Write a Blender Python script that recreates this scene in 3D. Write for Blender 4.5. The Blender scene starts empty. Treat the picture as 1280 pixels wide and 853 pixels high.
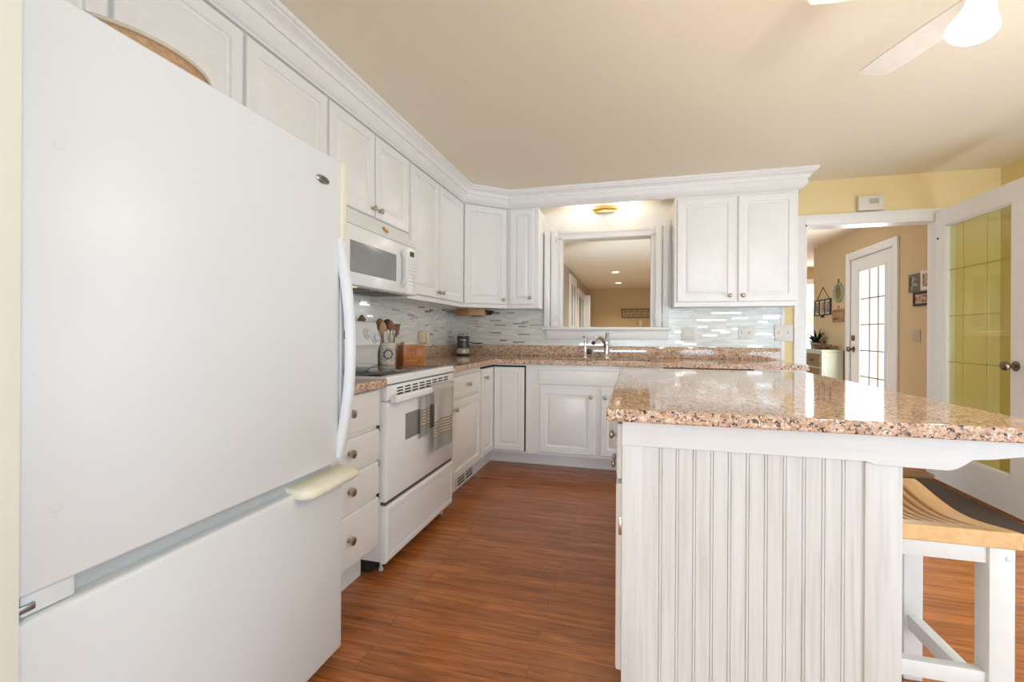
import bpy, bmesh, math, random
from mathutils import Vector, Matrix
random.seed(7)
PI = math.pi
SC = bpy.context.scene
COL = SC.collection

# ------------------------------------------------------------------ camera
cam_d = bpy.data.cameras.new('camera')
cam = bpy.data.objects.new('camera', cam_d)
COL.objects.link(cam)
SC.camera = cam
cam_d.sensor_width = 36.0
cam_d.lens = 563.0 * 36.0 / 1280.0
cam_d.shift_y = -8.8 / 1280.0
cam_d.clip_start = 0.02
yaw = math.radians(14.92)
cam.matrix_world = (Matrix.Translation((0, 0, 1.07)) @ Matrix.Rotation(yaw, 4, 'Z')
                    @ Matrix.Rotation(PI / 2, 4, 'X') @ Matrix.Rotation(0.0055, 4, 'Z'))

# ------------------------------------------------------------------ colour management, world, big lights
SC.view_settings.view_transform = 'Standard'
SC.view_settings.look = 'None'
SC.view_settings.gamma = 1.0
SC.view_settings.use_curve_mapping = False
SC.view_settings.exposure = 1.25
SC.render.film_transparent = False
try:
    SC.cycles.use_denoising = True
    SC.cycles.max_bounces = 10
    SC.cycles.diffuse_bounces = 5
    SC.cycles.glossy_bounces = 5
    SC.cycles.transmission_bounces = 8
    SC.cycles.transparent_max_bounces = 12
    SC.cycles.sample_clamp_indirect = 6.0
    SC.cycles.caustics_reflective = False
    SC.cycles.caustics_refractive = False
except Exception:
    pass

world = bpy.data.worlds.new('daylight')
SC.world = world
world.use_nodes = True
wb = world.node_tree.nodes['Background']
wb.inputs['Color'].default_value = (0.90, 0.96, 1.0, 1)
wb.inputs['Strength'].default_value = 2.2


def area_light(name, loc, direction, sx, sy, power, color):
    d = bpy.data.lights.new(name, 'AREA')
    d.shape = 'RECTANGLE'
    d.size = sx
    d.size_y = sy
    d.energy = power
    d.color = color
    o = bpy.data.objects.new(name, d)
    COL.objects.link(o)
    o.location = loc
    o.rotation_euler = Vector(direction).to_track_quat('-Z', 'Y').to_euler()
    return o


# unseen fill added for daylight from the right and behind; no openings built there
area_light('daylight_fill_right', (2.55, 2.15, 0.95), (-1, 0.0, 0.2), 1.7, 1.7, 22, (0.60, 0.80, 1.0))
area_light('daylight_fill_side', (2.55, -0.6, 1.05), (-1, 0.5, 0.12), 2.6, 1.9, 46, (0.53, 0.77, 1.0))
area_light('daylight_fill_rear', (-0.1, -6.3, 1.35), (-0.03, 1, 0.45), 2.9, 1.9, 132, (0.64, 0.82, 1.0))
# daylight in the living room and hall beyond the kitchen
area_light('daylight_fill_living', (-1.0, 5.7, 1.2), (1, 0.9, -0.6), 1.5, 1.1, 30, (0.62, 0.82, 1.0))  # fill light added at a stretch of wall without a window
area_light('daylight_hall_door', (2.44, 5.74, 1.1), (-1, 0, 0), 0.8, 1.6, 12, (0.92, 0.97, 1.0))
area_light('daylight_nook_window', (3.2, 9.2, 1.6), (0, -1, 0), 0.7, 0.9, 8, (0.92, 0.97, 1.0))


# ------------------------------------------------------------------ materials
def new_mat(name):
    m = bpy.data.materials.new(name)
    m.use_nodes = True
    nt = m.node_tree
    return m, nt, nt.nodes['Principled BSDF']


def objcoord(nt, scale=(1, 1, 1)):
    tc = nt.nodes.new('ShaderNodeTexCoord')
    mp = nt.nodes.new('ShaderNodeMapping')
    mp.inputs['Scale'].default_value = scale
    nt.links.new(tc.outputs['Object'], mp.inputs['Vector'])
    return mp.outputs['Vector']


def ramp(nt, stops, interp='LINEAR'):
    r = nt.nodes.new('ShaderNodeValToRGB')
    r.color_ramp.interpolation = interp
    els = r.color_ramp.elements
    while len(els) < len(stops):
        els.new(0.5)
    for e, (p, c) in zip(els, stops):
        e.position = p
        e.color = (c[0], c[1], c[2], 1)
    return r


def add_bump(nt, bsdf, height, strength, dist=0.002):
    b = nt.nodes.new('ShaderNodeBump')
    b.inputs['Strength'].default_value = strength
    b.inputs['Distance'].default_value = dist
    nt.links.new(height, b.inputs['Height'])
    nt.links.new(b.outputs['Normal'], bsdf.inputs['Normal'])


def plain(name, c, rough=0.5, metal=0.0, var=0.04, scale=(30, 30, 30), bump=0.0, coat=0.0, spec=0.5):
    m, nt, b = new_mat(name)
    v = objcoord(nt, scale)
    n = nt.nodes.new('ShaderNodeTexNoise')
    n.inputs['Scale'].default_value = 1.0
    n.inputs['Detail'].default_value = 4.0
    nt.links.new(v, n.inputs['Vector'])
    lo = [max(0, x * (1 - var)) for x in c]
    hi = [min(1, x * (1 + var)) for x in c]
    r = ramp(nt, [(0.3, lo), (0.7, hi)])
    nt.links.new(n.outputs['Fac'], r.inputs['Fac'])
    nt.links.new(r.outputs['Color'], b.inputs['Base Color'])
    b.inputs['Roughness'].default_value = rough
    b.inputs['Metallic'].default_value = metal
    b.inputs['Specular IOR Level'].default_value = spec
    if coat:
        b.inputs['Coat Weight'].default_value = coat
        b.inputs['Coat Roughness'].default_value = 0.1
    if bump:
        add_bump(nt, b, n.outputs['Fac'], bump)
    return m


def wood(name, c1, c2, axis_scale, rough=0.4, coat=0.0, bump=0.05):
    """grain stretched along the axis with the smallest scale"""
    m, nt, b = new_mat(name)
    v = objcoord(nt, axis_scale)
    n = nt.nodes.new('ShaderNodeTexNoise')
    n.inputs['Scale'].default_value = 1.0
    n.inputs['Detail'].default_value = 6.0
    n.inputs['Distortion'].default_value = 0.8
    nt.links.new(v, n.inputs['Vector'])
    r = ramp(nt, [(0.32, c1), (0.66, c2)])
    nt.links.new(n.outputs['Fac'], r.inputs['Fac'])
    nt.links.new(r.outputs['Color'], b.inputs['Base Color'])
    b.inputs['Roughness'].default_value = rough
    if coat:
        b.inputs['Coat Weight'].default_value = coat
        b.inputs['Coat Roughness'].default_value = 0.15
    add_bump(nt, b, n.outputs['Fac'], bump)
    return m


def emis(name, c, strength):
    m, nt, b = new_mat(name)
    b.inputs['Base Color'].default_value = (c[0], c[1], c[2], 1)
    b.inputs['Emission Color'].default_value = (c[0], c[1], c[2], 1)
    b.inputs['Emission Strength'].default_value = strength
    return m


def thin_glass(name, tint=(1, 1, 1), rough=0.0):
    m, nt, b = new_mat(name)
    nt.nodes.remove(b)
    out = nt.nodes['Material Output']
    tr = nt.nodes.new('ShaderNodeBsdfTransparent')
    tr.inputs['Color'].default_value = (*tint, 1)
    gl = nt.nodes.new('ShaderNodeBsdfGlossy')
    gl.inputs['Roughness'].default_value = rough
    fr = nt.nodes.new('ShaderNodeFresnel')
    fr.inputs['IOR'].default_value = 1.5
    mx = nt.nodes.new('ShaderNodeMixShader')
    ge = nt.nodes.new('ShaderNodeNewGeometry')
    sb = nt.nodes.new('ShaderNodeMath')
    sb.operation = 'SUBTRACT'
    sb.inputs[0].default_value = 1.0
    nt.links.new(ge.outputs['Backfacing'], sb.inputs[1])
    mu = nt.nodes.new('ShaderNodeMath')
    mu.operation = 'MULTIPLY'
    nt.links.new(fr.outputs['Fac'], mu.inputs[0])
    nt.links.new(sb.outputs['Value'], mu.inputs[1])
    nt.links.new(mu.outputs['Value'], mx.inputs['Fac'])
    nt.links.new(tr.outputs['BSDF'], mx.inputs[1])
    nt.links.new(gl.outputs['BSDF'], mx.inputs[2])
    nt.links.new(mx.outputs['Shader'], out.inputs['Surface'])
    return m


def granite_mat(name, rough):
    m, nt, b = new_mat(name)
    v = objcoord(nt)
    vo = nt.nodes.new('ShaderNodeTexVoronoi')
    vo.inputs['Scale'].default_value = 170
    vo.inputs['Randomness'].default_value = 1.0
    # distort the coordinates so that the crystals are irregular
    nz = nt.nodes.new('ShaderNodeTexNoise')
    nz.inputs['Scale'].default_value = 120
    nz.inputs['Detail'].default_value = 3
    nt.links.new(v, nz.inputs['Vector'])
    mixv = nt.nodes.new('ShaderNodeMixRGB')
    mixv.blend_type = 'LINEAR_LIGHT'
    mixv.inputs['Fac'].default_value = 0.012
    nt.links.new(v, mixv.inputs['Color1'])
    nt.links.new(nz.outputs['Color'], mixv.inputs['Color2'])
    nt.links.new(mixv.outputs['Color'], vo.inputs['Vector'])
    sep = nt.nodes.new('ShaderNodeSeparateColor')
    nt.links.new(vo.outputs['Color'], sep.inputs['Color'])
    r = ramp(nt, [(0.0, (0.06, 0.042, 0.035)), (0.09, (0.28, 0.17, 0.13)), (0.20, (0.56, 0.34, 0.22)),
                  (0.34, (0.72, 0.47, 0.31)), (0.52, (0.80, 0.56, 0.40)), (0.70, (0.76, 0.58, 0.45)),
                  (0.84, (0.50, 0.43, 0.38)), (0.91, (0.86, 0.78, 0.69))], 'CONSTANT')
    nt.links.new(sep.outputs['Red'], r.inputs['Fac'])
    n2 = nt.nodes.new('ShaderNodeTexNoise')
    n2.inputs['Scale'].default_value = 25
    n2.inputs['Detail'].default_value = 4
    nt.links.new(v, n2.inputs['Vector'])
    r2 = ramp(nt, [(0.3, (0.80, 0.74, 0.70)), (0.7, (1.0, 1.0, 1.0))])
    nt.links.new(n2.outputs['Fac'], r2.inputs['Fac'])
    mul = nt.nodes.new('ShaderNodeMixRGB')
    mul.blend_type = 'MULTIPLY'
    mul.inputs['Fac'].default_value = 1.0
    nt.links.new(r.outputs['Color'], mul.inputs['Color1'])
    nt.links.new(r2.outputs['Color'], mul.inputs['Color2'])
    nt.links.new(mul.outputs['Color'], b.inputs['Base Color'])
    b.inputs['Roughness'].default_value = rough
    b.inputs['Specular IOR Level'].default_value = 0.75 if rough < 0.2 else 0.4
    return m


def floor_mat():
    m, nt, b = new_mat('oak_floor')
    v = objcoord(nt)
    br = nt.nodes.new('ShaderNodeTexBrick')
    br.offset = 0.37
    br.offset_frequency = 3
    br.inputs['Scale'].default_value = 1.0
    br.inputs['Brick Width'].default_value = 0.85
    br.inputs['Row Height'].default_value = 0.057
    br.inputs['Mortar Size'].default_value = 0.0007
    br.inputs['Mortar Smooth'].default_value = 0.4
    br.inputs['Color1'].default_value = (0, 0, 0, 1)
    br.inputs['Color2'].default_value = (1, 1, 1, 1)
    br.inputs['Mortar'].default_value = (0.2, 0.2, 0.2, 1)
    nt.links.new(v, br.inputs['Vector'])
    # grain: noise stretched along the boards, shifted for each board
    mp = nt.nodes.new('ShaderNodeMapping')
    mp.inputs['Scale'].default_value = (3.0, 42, 1)
    nt.links.new(v, mp.inputs['Vector'])
    addv = nt.nodes.new('ShaderNodeVectorMath')
    addv.operation = 'ADD'
    sc = nt.nodes.new('ShaderNodeVectorMath')
    sc.operation = 'SCALE'
    sc.inputs['Scale'].default_value = 9.0
    nt.links.new(br.outputs['Color'], sc.inputs[0])
    nt.links.new(mp.outputs['Vector'], addv.inputs[0])
    nt.links.new(sc.outputs['Vector'], addv.inputs[1])
    n = nt.nodes.new('ShaderNodeTexNoise')
    n.inputs['Scale'].default_value = 1.0
    n.inputs['Detail'].default_value = 7
    n.inputs['Roughness'].default_value = 0.65
    n.inputs['Distortion'].default_value = 1.2
    nt.links.new(addv.outputs['Vector'], n.inputs['Vector'])
    r = ramp(nt, [(0.25, (0.17, 0.050, 0.014)), (0.45, (0.38, 0.125, 0.034)), (0.60, (0.54, 0.185, 0.046)), (0.78, (0.66, 0.27, 0.078))])
    nt.links.new(n.outputs['Fac'], r.inputs['Fac'])
    r2 = ramp(nt, [(0.0, (0.84, 0.82, 0.80)), (1.0, (1.10, 1.08, 1.06))])
    nt.links.new(br.outputs['Color'], r2.inputs['Fac'])
    mul = nt.nodes.new('ShaderNodeMixRGB')
    mul.blend_type = 'MULTIPLY'
    mul.inputs['Fac'].default_value = 1
    nt.links.new(r.outputs['Color'], mul.inputs['Color1'])
    nt.links.new(r2.outputs['Color'], mul.inputs['Color2'])
    mm = nt.nodes.new('ShaderNodeMixRGB')
    mm.inputs['Color2'].default_value = (0.05, 0.018, 0.008, 1)
    nt.links.new(br.outputs['Fac'], mm.inputs['Fac'])
    nt.links.new(mul.outputs['Color'], mm.inputs['Color1'])
    nt.links.new(mm.outputs['Color'], b.inputs['Base Color'])
    b.inputs['Roughness'].default_value = 0.27
    b.inputs['Specular IOR Level'].default_value = 0.45
    add_bump(nt, b, n.outputs['Fac'], 0.12, 0.001)
    return m


def tile_mat(name, axis):
    """thin glass and stone strips laid in rows; axis is the horizontal one of the wall"""
    m, nt, b = new_mat(name)
    tc = nt.nodes.new('ShaderNodeTexCoord')
    sp = nt.nodes.new('ShaderNodeSeparateXYZ')
    nt.links.new(tc.outputs['Object'], sp.inputs['Vector'])
    cb = nt.nodes.new('ShaderNodeCombineXYZ')
    nt.links.new(sp.outputs[axis], cb.inputs['X'])
    nt.links.new(sp.outputs['Z'], cb.inputs['Y'])
    br = nt.nodes.new('ShaderNodeTexBrick')
    br.offset = 0.41
    br.offset_frequency = 2
    br.squash = 0.62
    br.squash_frequency = 3
    br.inputs['Scale'].default_value = 1.0
    br.inputs['Brick Width'].default_value = 0.115
    br.inputs['Row Height'].default_value = 0.0145
    br.inputs['Mortar Size'].default_value = 0.0009
    br.inputs['Color1'].default_value = (0, 0, 0, 1)
    br.inputs['Color2'].default_value = (1, 1, 1, 1)
    br.inputs['Mortar'].default_value = (0.5, 0.5, 0.5, 1)
    nt.links.new(cb.outputs['Vector'], br.inputs['Vector'])
    r = ramp(nt, [(0.0, (0.66, 0.67, 0.63)), (0.22, (0.74, 0.75, 0.71)), (0.42, (0.69, 0.69, 0.64)), (0.62, (0.77, 0.77, 0.73)),
                  (0.80, (0.80, 0.79, 0.75)), (0.925, (0.62, 0.60, 0.58))], 'CONSTANT')
    nt.links.new(br.outputs['Color'], r.inputs['Fac'])
    mm = nt.nodes.new('ShaderNodeMixRGB')
    mm.inputs['Color2'].default_value = (0.72, 0.72, 0.68, 1)
    nt.links.new(br.outputs['Fac'], mm.inputs['Fac'])
    nt.links.new(r.outputs['Color'], mm.inputs['Color1'])
    nt.links.new(mm.outputs['Color'], b.inputs['Base Color'])
    rm = ramp(nt, [(0.0, (0, 0, 0)), (0.925, (1, 1, 1))], 'CONSTANT')     # polished steel strips among them
    nt.links.new(br.outputs['Color'], rm.inputs['Fac'])
    nt.links.new(rm.outputs['Color'], b.inputs['Metallic'])
    b.inputs['Roughness'].default_value = 0.21
    add_bump(nt, b, br.outputs['Fac'], -0.3, 0.001)
    return m


def whitewash_mat():
    m, nt, b = new_mat('whitewashed_wood')
    v = objcoord(nt, (70, 70, 3.0))
    n = nt.nodes.new('ShaderNodeTexNoise')
    n.inputs['Scale'].default_value = 1.0
    n.inputs['Detail'].default_value = 7
    n.inputs['Distortion'].default_value = 0.6
    nt.links.new(v, n.inputs['Vector'])
    r = ramp(nt, [(0.25, (0.62, 0.59, 0.55)), (0.46, (0.70, 0.69, 0.67)), (0.7, (0.745, 0.74, 0.73))])
    nt.links.new(n.outputs['Fac'], r.inputs['Fac'])
    nt.links.new(r.outputs['Color'], b.inputs['Base Color'])
    b.inputs['Roughness'].default_value = 0.45
    add_bump(nt, b, n.outputs['Fac'], 0.15, 0.001)
    return m


def towel_mat():
    m, nt, b = new_mat('striped_towel')
    tc = nt.nodes.new('ShaderNodeTexCoord')
    sp = nt.nodes.new('ShaderNodeSeparateXYZ')
    nt.links.new(tc.outputs['Object'], sp.inputs['Vector'])
    wv = nt.nodes.new('ShaderNodeMath')
    wv.operation = 'SINE'
    ml = nt.nodes.new('ShaderNodeMath')
    ml.operation = 'MULTIPLY'
    ml.inputs[1].default_value = 2 * PI / 0.0155
    nt.links.new(sp.outputs['Z'], ml.inputs[0])
    nt.links.new(ml.outputs['Value'], wv.inputs[0])
    gt = nt.nodes.new('ShaderNodeMath')
    gt.operation = 'GREATER_THAN'
    gt.inputs[1].default_value = 0.35
    nt.links.new(wv.outputs['Value'], gt.inputs[0])
    rz = ramp(nt, [(0.0, (0, 0, 0)), (0.075, (1, 1, 1)), (0.165, (0, 0, 0))], 'CONSTANT')   # the striped band
    nt.links.new(sp.outputs['Z'], rz.inputs['Fac'])
    mu = nt.nodes.new('ShaderNodeMath')
    mu.operation = 'MULTIPLY'
    nt.links.new(gt.outputs['Value'], mu.inputs[0])
    nt.links.new(rz.outputs['Color'], mu.inputs[1])
    base = ramp(nt, [(0.0, (0.56, 0.58, 0.54)), (0.075, (0.84, 0.77, 0.69)), (0.165, (0.86, 0.81, 0.77))], 'CONSTANT')
    nt.links.new(sp.outputs['Z'], base.inputs['Fac'])
    mx = nt.nodes.new('ShaderNodeMixRGB')
    mx.inputs['Color2'].default_value = (0.50, 0.36, 0.22, 1)
    nt.links.new(mu.outputs['Value'], mx.inputs['Fac'])
    nt.links.new(base.outputs['Color'], mx.inputs['Color1'])
    nt.links.new(mx.outputs['Color'], b.inputs['Base Color'])
    b.inputs['Roughness'].default_value = 0.9
    return m


def photo_mat(name, cols):
    m, nt, b = new_mat(name)
    v = objcoord(nt, (40, 40, 30))
    n = nt.nodes.new('ShaderNodeTexNoise')
    n.inputs['Scale'].default_value = 1
    n.inputs['Detail'].default_value = 2
    nt.links.new(v, n.inputs['Vector'])
    st = [(0.35 + 0.3 * i / max(1, len(cols) - 1), c) for i, c in enumerate(cols)]
    r = ramp(nt, st)
    nt.links.new(n.outputs['Fac'], r.inputs['Fac'])
    nt.links.new(r.outputs['Color'], b.inputs['Base Color'])
    b.inputs['Roughness'].default_value = 0.3
    return m


WHITE = plain('white_cabinet_paint', (0.84, 0.82, 0.80), 0.33, var=0.02, bump=0.02)
TRIM = plain('white_trim_paint', (0.84, 0.82, 0.80), 0.35, var=0.02)
APPL = plain('white_appliance_enamel', (0.84, 0.84, 0.84), 0.22, var=0.01)
FRIDGE = plain('white_fridge_enamel', (0.72, 0.75, 0.775), 0.34, var=0.012, scale=(220, 220, 220), bump=0.03)
CREAM_PL = plain('yellowed_plastic', (0.78, 0.74, 0.60), 0.4, var=0.02)
GASKET = plain('grey_gasket', (0.46, 0.49, 0.50), 0.6)
CEIL = plain('ceiling_paint', (0.88, 0.79, 0.63), 0.9, var=0.01)
YELLOW = plain('yellow_wall_paint', (0.80, 0.64, 0.34), 0.8, var=0.015)
YELLOW2 = plain('deep_yellow_wall_paint', (0.80, 0.65, 0.31), 0.8, var=0.015)
CREAMW = plain('cream_wall_paint', (0.78, 0.79, 0.69), 0.8, var=0.015)
TAN = plain('tan_wall_paint', (0.61, 0.445, 0.245), 0.85, var=0.015)
GREIGE = plain('greige_wall_paint', (0.50, 0.43, 0.36), 0.85, var=0.015)
GRANITE = granite_mat('granite', 0.07)
GRANITE_E = granite_mat('granite_honed_edge', 0.45)
FLOORM = floor_mat()
TILE_B = tile_mat('mosaic_strip_tile', 'X')
TILE_L = tile_mat('mosaic_strip_tile_side', 'Y')
WASH = whitewash_mat()
WASHP = plain('island_white_paint', (0.74, 0.745, 0.74), 0.4, var=0.03, scale=(6, 60, 60))
NICKEL = plain('brushed_nickel', (0.50, 0.44, 0.37), 0.28, metal=1.0)
CHROME = plain('chrome', (0.78, 0.77, 0.76), 0.10, metal=1.0)
BRASS = plain('brass', (0.72, 0.46, 0.18), 0.28, metal=1.0)
STEEL = plain('stainless_steel', (0.45, 0.42, 0.39), 0.3, metal=1.0)
BLACK = plain('black_plastic', (0.015, 0.015, 0.016), 0.35)
DARK = plain('dark_recess', (0.02, 0.018, 0.016), 0.8)
DKGREY = plain('dark_grey_plastic', (0.05, 0.052, 0.055), 0.3)
LTGREY = plain('light_grey_plastic', (0.62, 0.60, 0.57), 0.35)
OFFWHITE = plain('off_white_plastic', (0.74, 0.70, 0.64), 0.4)
COOKTOP = plain('black_glass_cooktop', (0.04, 0.04, 0.04), 0.04, spec=0.9)
MWGLASS = plain('microwave_window_glass', (0.27, 0.28, 0.29), 0.16, spec=0.4)
OVGLASS = plain('oven_window_glass', (0.24, 0.24, 0.23), 0.2, spec=0.5)
CERAMIC = plain('cream_ceramic', (0.72, 0.67, 0.56), 0.22, var=0.04)
BLUEG = plain('blue_glaze', (0.03, 0.06, 0.22), 0.25)
ORANGEG = plain('orange_glaze', (0.62, 0.22, 0.03), 0.25)
GREENG = plain('green_glaze', (0.10, 0.22, 0.09), 0.25)
SPOON = wood('pale_wooden_spoon', (0.52, 0.28, 0.11), (0.66, 0.39, 0.18), (60, 60, 8), 0.5)
SPOOND = wood('dark_wooden_spoon', (0.20, 0.08, 0.03), (0.34, 0.15, 0.06), (60, 60, 8), 0.5)
BOXW = wood('orange_stained_wood', (0.40, 0.13, 0.03), (0.58, 0.22, 0.06), (40, 40, 8), 0.35, 0.2)
BAMBOO = wood('knife_holder_wood', (0.34, 0.13, 0.04), (0.52, 0.24, 0.09), (5, 60, 60), 0.4)
BAMBOO2 = wood('knife_holder_pale_wood', (0.60, 0.34, 0.15), (0.72, 0.45, 0.22), (60, 60, 60), 0.4)
SEATW = wood('beech_seat', (0.76, 0.45, 0.19), (0.84, 0.55, 0.26), (40, 4, 40), 0.38, 0.15, 0.03)
WICKER = wood('woven_tray_brown', (0.42, 0.22, 0.10), (0.60, 0.36, 0.20), (60, 60, 200), 0.7)
WICKRIM = plain('tray_rim', (0.66, 0.56, 0.44), 0.6)
TOWEL = towel_mat()
TOWELD = plain('towel_fold', (0.46, 0.38, 0.30), 0.9)
GLASS = thin_glass('window_glass')
GLASSY = thin_glass('door_glass', (0.88, 0.89, 0.70))
BRONZE = plain('aged_bronze', (0.23, 0.17, 0.11), 0.3, metal=1.0)
SHADE, _nt, _b = new_mat('lit_lamp_glass')
_tl = _nt.nodes.new('ShaderNodeBsdfTranslucent')
_tl.inputs['Color'].default_value = (0.9, 0.86, 0.78, 1)
_em = _nt.nodes.new('ShaderNodeEmission')
_em.inputs['Color'].default_value = (1.0, 0.93, 0.80, 1)
_em.inputs['Strength'].default_value = 0.35
_ad = _nt.nodes.new('ShaderNodeAddShader')
_nt.links.new(_tl.outputs['BSDF'], _ad.inputs[0])
_nt.links.new(_em.outputs['Emission'], _ad.inputs[1])
_nt.links.new(_ad.outputs['Shader'], _nt.nodes['Material Output'].inputs['Surface'])
_nt.nodes.remove(_b)
TUBE = emis('lit_tube', (1.0, 0.86, 0.62), 30.0)
CAN = emis('lit_recessed_lamp', (1.0, 0.88, 0.66), 5.0)
LAMPSH = emis('lit_fabric_shade', (0.86, 0.72, 0.50), 0.55)
FANW = plain('white_fan_blade', (0.74, 0.72, 0.67), 0.4)
CONSB = wood('brown_console_wood', (0.16, 0.10, 0.045), (0.28, 0.18, 0.09), (6, 6, 60), 0.5)
CONSG = plain('pale_green_console_paint', (0.50, 0.52, 0.38), 0.5, var=0.12, scale=(12, 12, 4))
BOWLW = wood('dark_bowl_wood', (0.10, 0.04, 0.02), (0.20, 0.09, 0.04), (8, 60, 60), 0.45)
LEAF = plain('dark_green_leaf', (0.035, 0.075, 0.035), 0.5, var=0.4)
POTM = plain('terracotta_grey_pot', (0.34, 0.25, 0.19), 0.7)
MIRF = plain('green_mirror_frame', (0.30, 0.33, 0.24), 0.5, var=0.25, scale=(40, 40, 40))
MIRG = plain('mirror_glass', (0.75, 0.72, 0.68), 0.03, metal=1.0)
SIGNW = wood('red_brown_sign_wood', (0.30, 0.16, 0.08), (0.44, 0.26, 0.14), (60, 5, 60), 0.6)
SIGNT = plain('dark_sign_lettering', (0.16, 0.06, 0.03), 0.7)
FRAMEK = plain('black_picture_frame', (0.03, 0.025, 0.022), 0.4)
FRAMEG = plain('grey_picture_frame', (0.15, 0.13, 0.11), 0.45)
FRAMEW = plain('white_picture_frame', (0.70, 0.66, 0.58), 0.45)
MATW = plain('cream_photo_mat', (0.66, 0.60, 0.50), 0.7)
PHOTO = photo_mat('family_photo_print', [(0.05, 0.03, 0.02), (0.45, 0.20, 0.10), (0.60, 0.45, 0.32)])
PHOTO2 = photo_mat('portrait_print', [(0.02, 0.02, 0.02), (0.20, 0.16, 0.14), (0.55, 0.42, 0.34)])
SHEETM = plain('dark_brown_sheet', (0.065, 0.036, 0.018), 0.95, var=0.25, scale=(90, 90, 90), bump=0.3)
THRESH = wood('oak_threshold', (0.20, 0.10, 0.04), (0.34, 0.18, 0.08), (4, 60, 60), 0.35)
SHUTD = plain('shutter_shadow_louver', (0.34, 0.36, 0.37), 0.5)
PORCH = plain('white_porch_post', (0.8, 0.8, 0.78), 0.6)
DECKM = plain('grey_deck', (0.45, 0.43, 0.40), 0.7)
CORK = plain('pale_cork', (0.50, 0.36, 0.17), 0.7)
PINE = plain('brown_shaker', (0.22, 0.11, 0.05), 0.5)
PAPER = plain('cream_card', (0.80, 0.75, 0.62), 0.8)


# ------------------------------------------------------------------ mesh helpers (all in world coordinates)
def B():
    return bmesh.new()


def box(bm, lo, hi, bev=0.0, seg=2):
    lo = Vector(lo)
    hi = Vector(hi)
    c = (lo + hi) / 2
    s = hi - lo
    M = Matrix.Translation(c) @ Matrix.Diagonal((s.x, s.y, s.z, 1))
    r = bmesh.ops.create_cube(bm, size=1.0, matrix=M)
    if bev > 0:
        vs = r['verts']
        es = list({e for v in vs for e in v.link_edges})
        bmesh.ops.bevel(bm, geom=es, offset=bev, segments=seg, profile=0.5, affect='EDGES')
    return bm


def basis(axis, up=None):
    a = Vector(axis).normalized()
    u = Vector(up) if up is not None else (Vector((0, 0, 1)) if abs(a.z) < 0.9 else Vector((1, 0, 0)))
    x = u.cross(a).normalized()
    y = a.cross(x).normalized()
    return x, y, a


def lathe(bm, prof, origin, axis=(0, 0, 1), seg=24, cap0=True, cap1=True, sx=1.0, sy=1.0, up=None):
    """prof: (radius, distance along the axis)"""
    x, y, a = basis(axis, up)
    o = Vector(origin)
    rings = []
    for r, t in prof:
        ring = []
        for k in range(seg):
            th = 2 * PI * k / seg
            ring.append(bm.verts.new(o + a * t + x * (r * sx * math.cos(th)) + y * (r * sy * math.sin(th))))
        rings.append(ring)
    for i in range(len(rings) - 1):
        for k in range(seg):
            j = (k + 1) % seg
            bm.faces.new((rings[i][k], rings[i][j], rings[i + 1][j], rings[i + 1][k]))
    if cap0:
        bm.faces.new(list(reversed(rings[0])))
    if cap1:
        bm.faces.new(rings[-1])
    return bm


def tube(bm, pts, r, seg=10, caps=True):
    pts = [Vector(p) for p in pts]
    n = len(pts)
    rr = r if isinstance(r, (list, tuple)) else [r] * n
    px = None
    rings = []
    for i, p in enumerate(pts):
        t = (pts[min(i + 1, n - 1)] - pts[max(i - 1, 0)]).normalized()
        if px is None:
            x, y, _ = basis(t)
        else:
            x = (px - t * px.dot(t)).normalized()
            y = t.cross(x)
        px = x
        rings.append([bm.verts.new(p + x * (rr[i] * math.cos(2 * PI * k / seg)) + y * (rr[i] * math.sin(2 * PI * k / seg))) for k in range(seg)])
    for i in range(n - 1):
        for k in range(seg):
            j = (k + 1) % seg
            bm.faces.new((rings[i][k], rings[i][j], rings[i + 1][j], rings[i + 1][k]))
    if caps:
        bm.faces.new(list(reversed(rings[0])))
        bm.faces.new(rings[-1])
    return bm


def prism(bm, poly, ext):
    """poly: list of 3-D points (planar); ext: extrusion vector"""
    e = Vector(ext)
    a = [bm.verts.new(Vector(p)) for p in poly]
    b = [bm.verts.new(Vector(p) + e) for p in poly]
    n = len(poly)
    bm.faces.new(list(reversed(a)))
    bm.faces.new(b)
    for i in range(n):
        j = (i + 1) % n
        bm.faces.new((a[i], a[j], b[j], b[i]))
    bmesh.ops.recalc_face_normals(bm, faces=bm.faces[:])
    return bm


def ringpanel(bm, o, u, v, n, w, h, rings, t):
    """a slab of width w (along u) and height h (along v) standing on o, thickness t; front profile given by
    rings of (inset, height along n)"""
    o, u, v, n = Vector(o), Vector(u), Vector(v), Vector(n)

    def rect(ins, d):
        return [bm.verts.new(o + u * a + v * b + n * d) for a, b in
                ((ins, ins), (w - ins, ins), (w - ins, h - ins), (ins, h - ins))]
    rs = [rect(0, -t)] + [rect(i, d) for i, d in rings]
    for a, b in zip(rs[:-1], rs[1:]):
        for k in range(4):
            j = (k + 1) % 4
            bm.faces.new((a[k], a[j], b[j], b[k]))
    bm.faces.new(list(reversed(rs[0])))
    bm.faces.new(rs[-1])
    return bm


RAISED = [(0, -0.005), (0.002, -0.002), (0.006, 0.0), (0.050, 0.0), (0.053, -0.0085), (0.063, -0.0095), (0.067, -0.0075), (0.088, -0.0005)]
RAISED_S = [(0, -0.005), (0.002, -0.002), (0.006, 0.0), (0.042, 0.0), (0.045, -0.0085), (0.052, -0.0095), (0.056, -0.0075), (0.070, -0.0005)]
SLAB = [(0, -0.006), (0.002, -0.003), (0.008, -0.001), (0.014, 0.0)]


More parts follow.
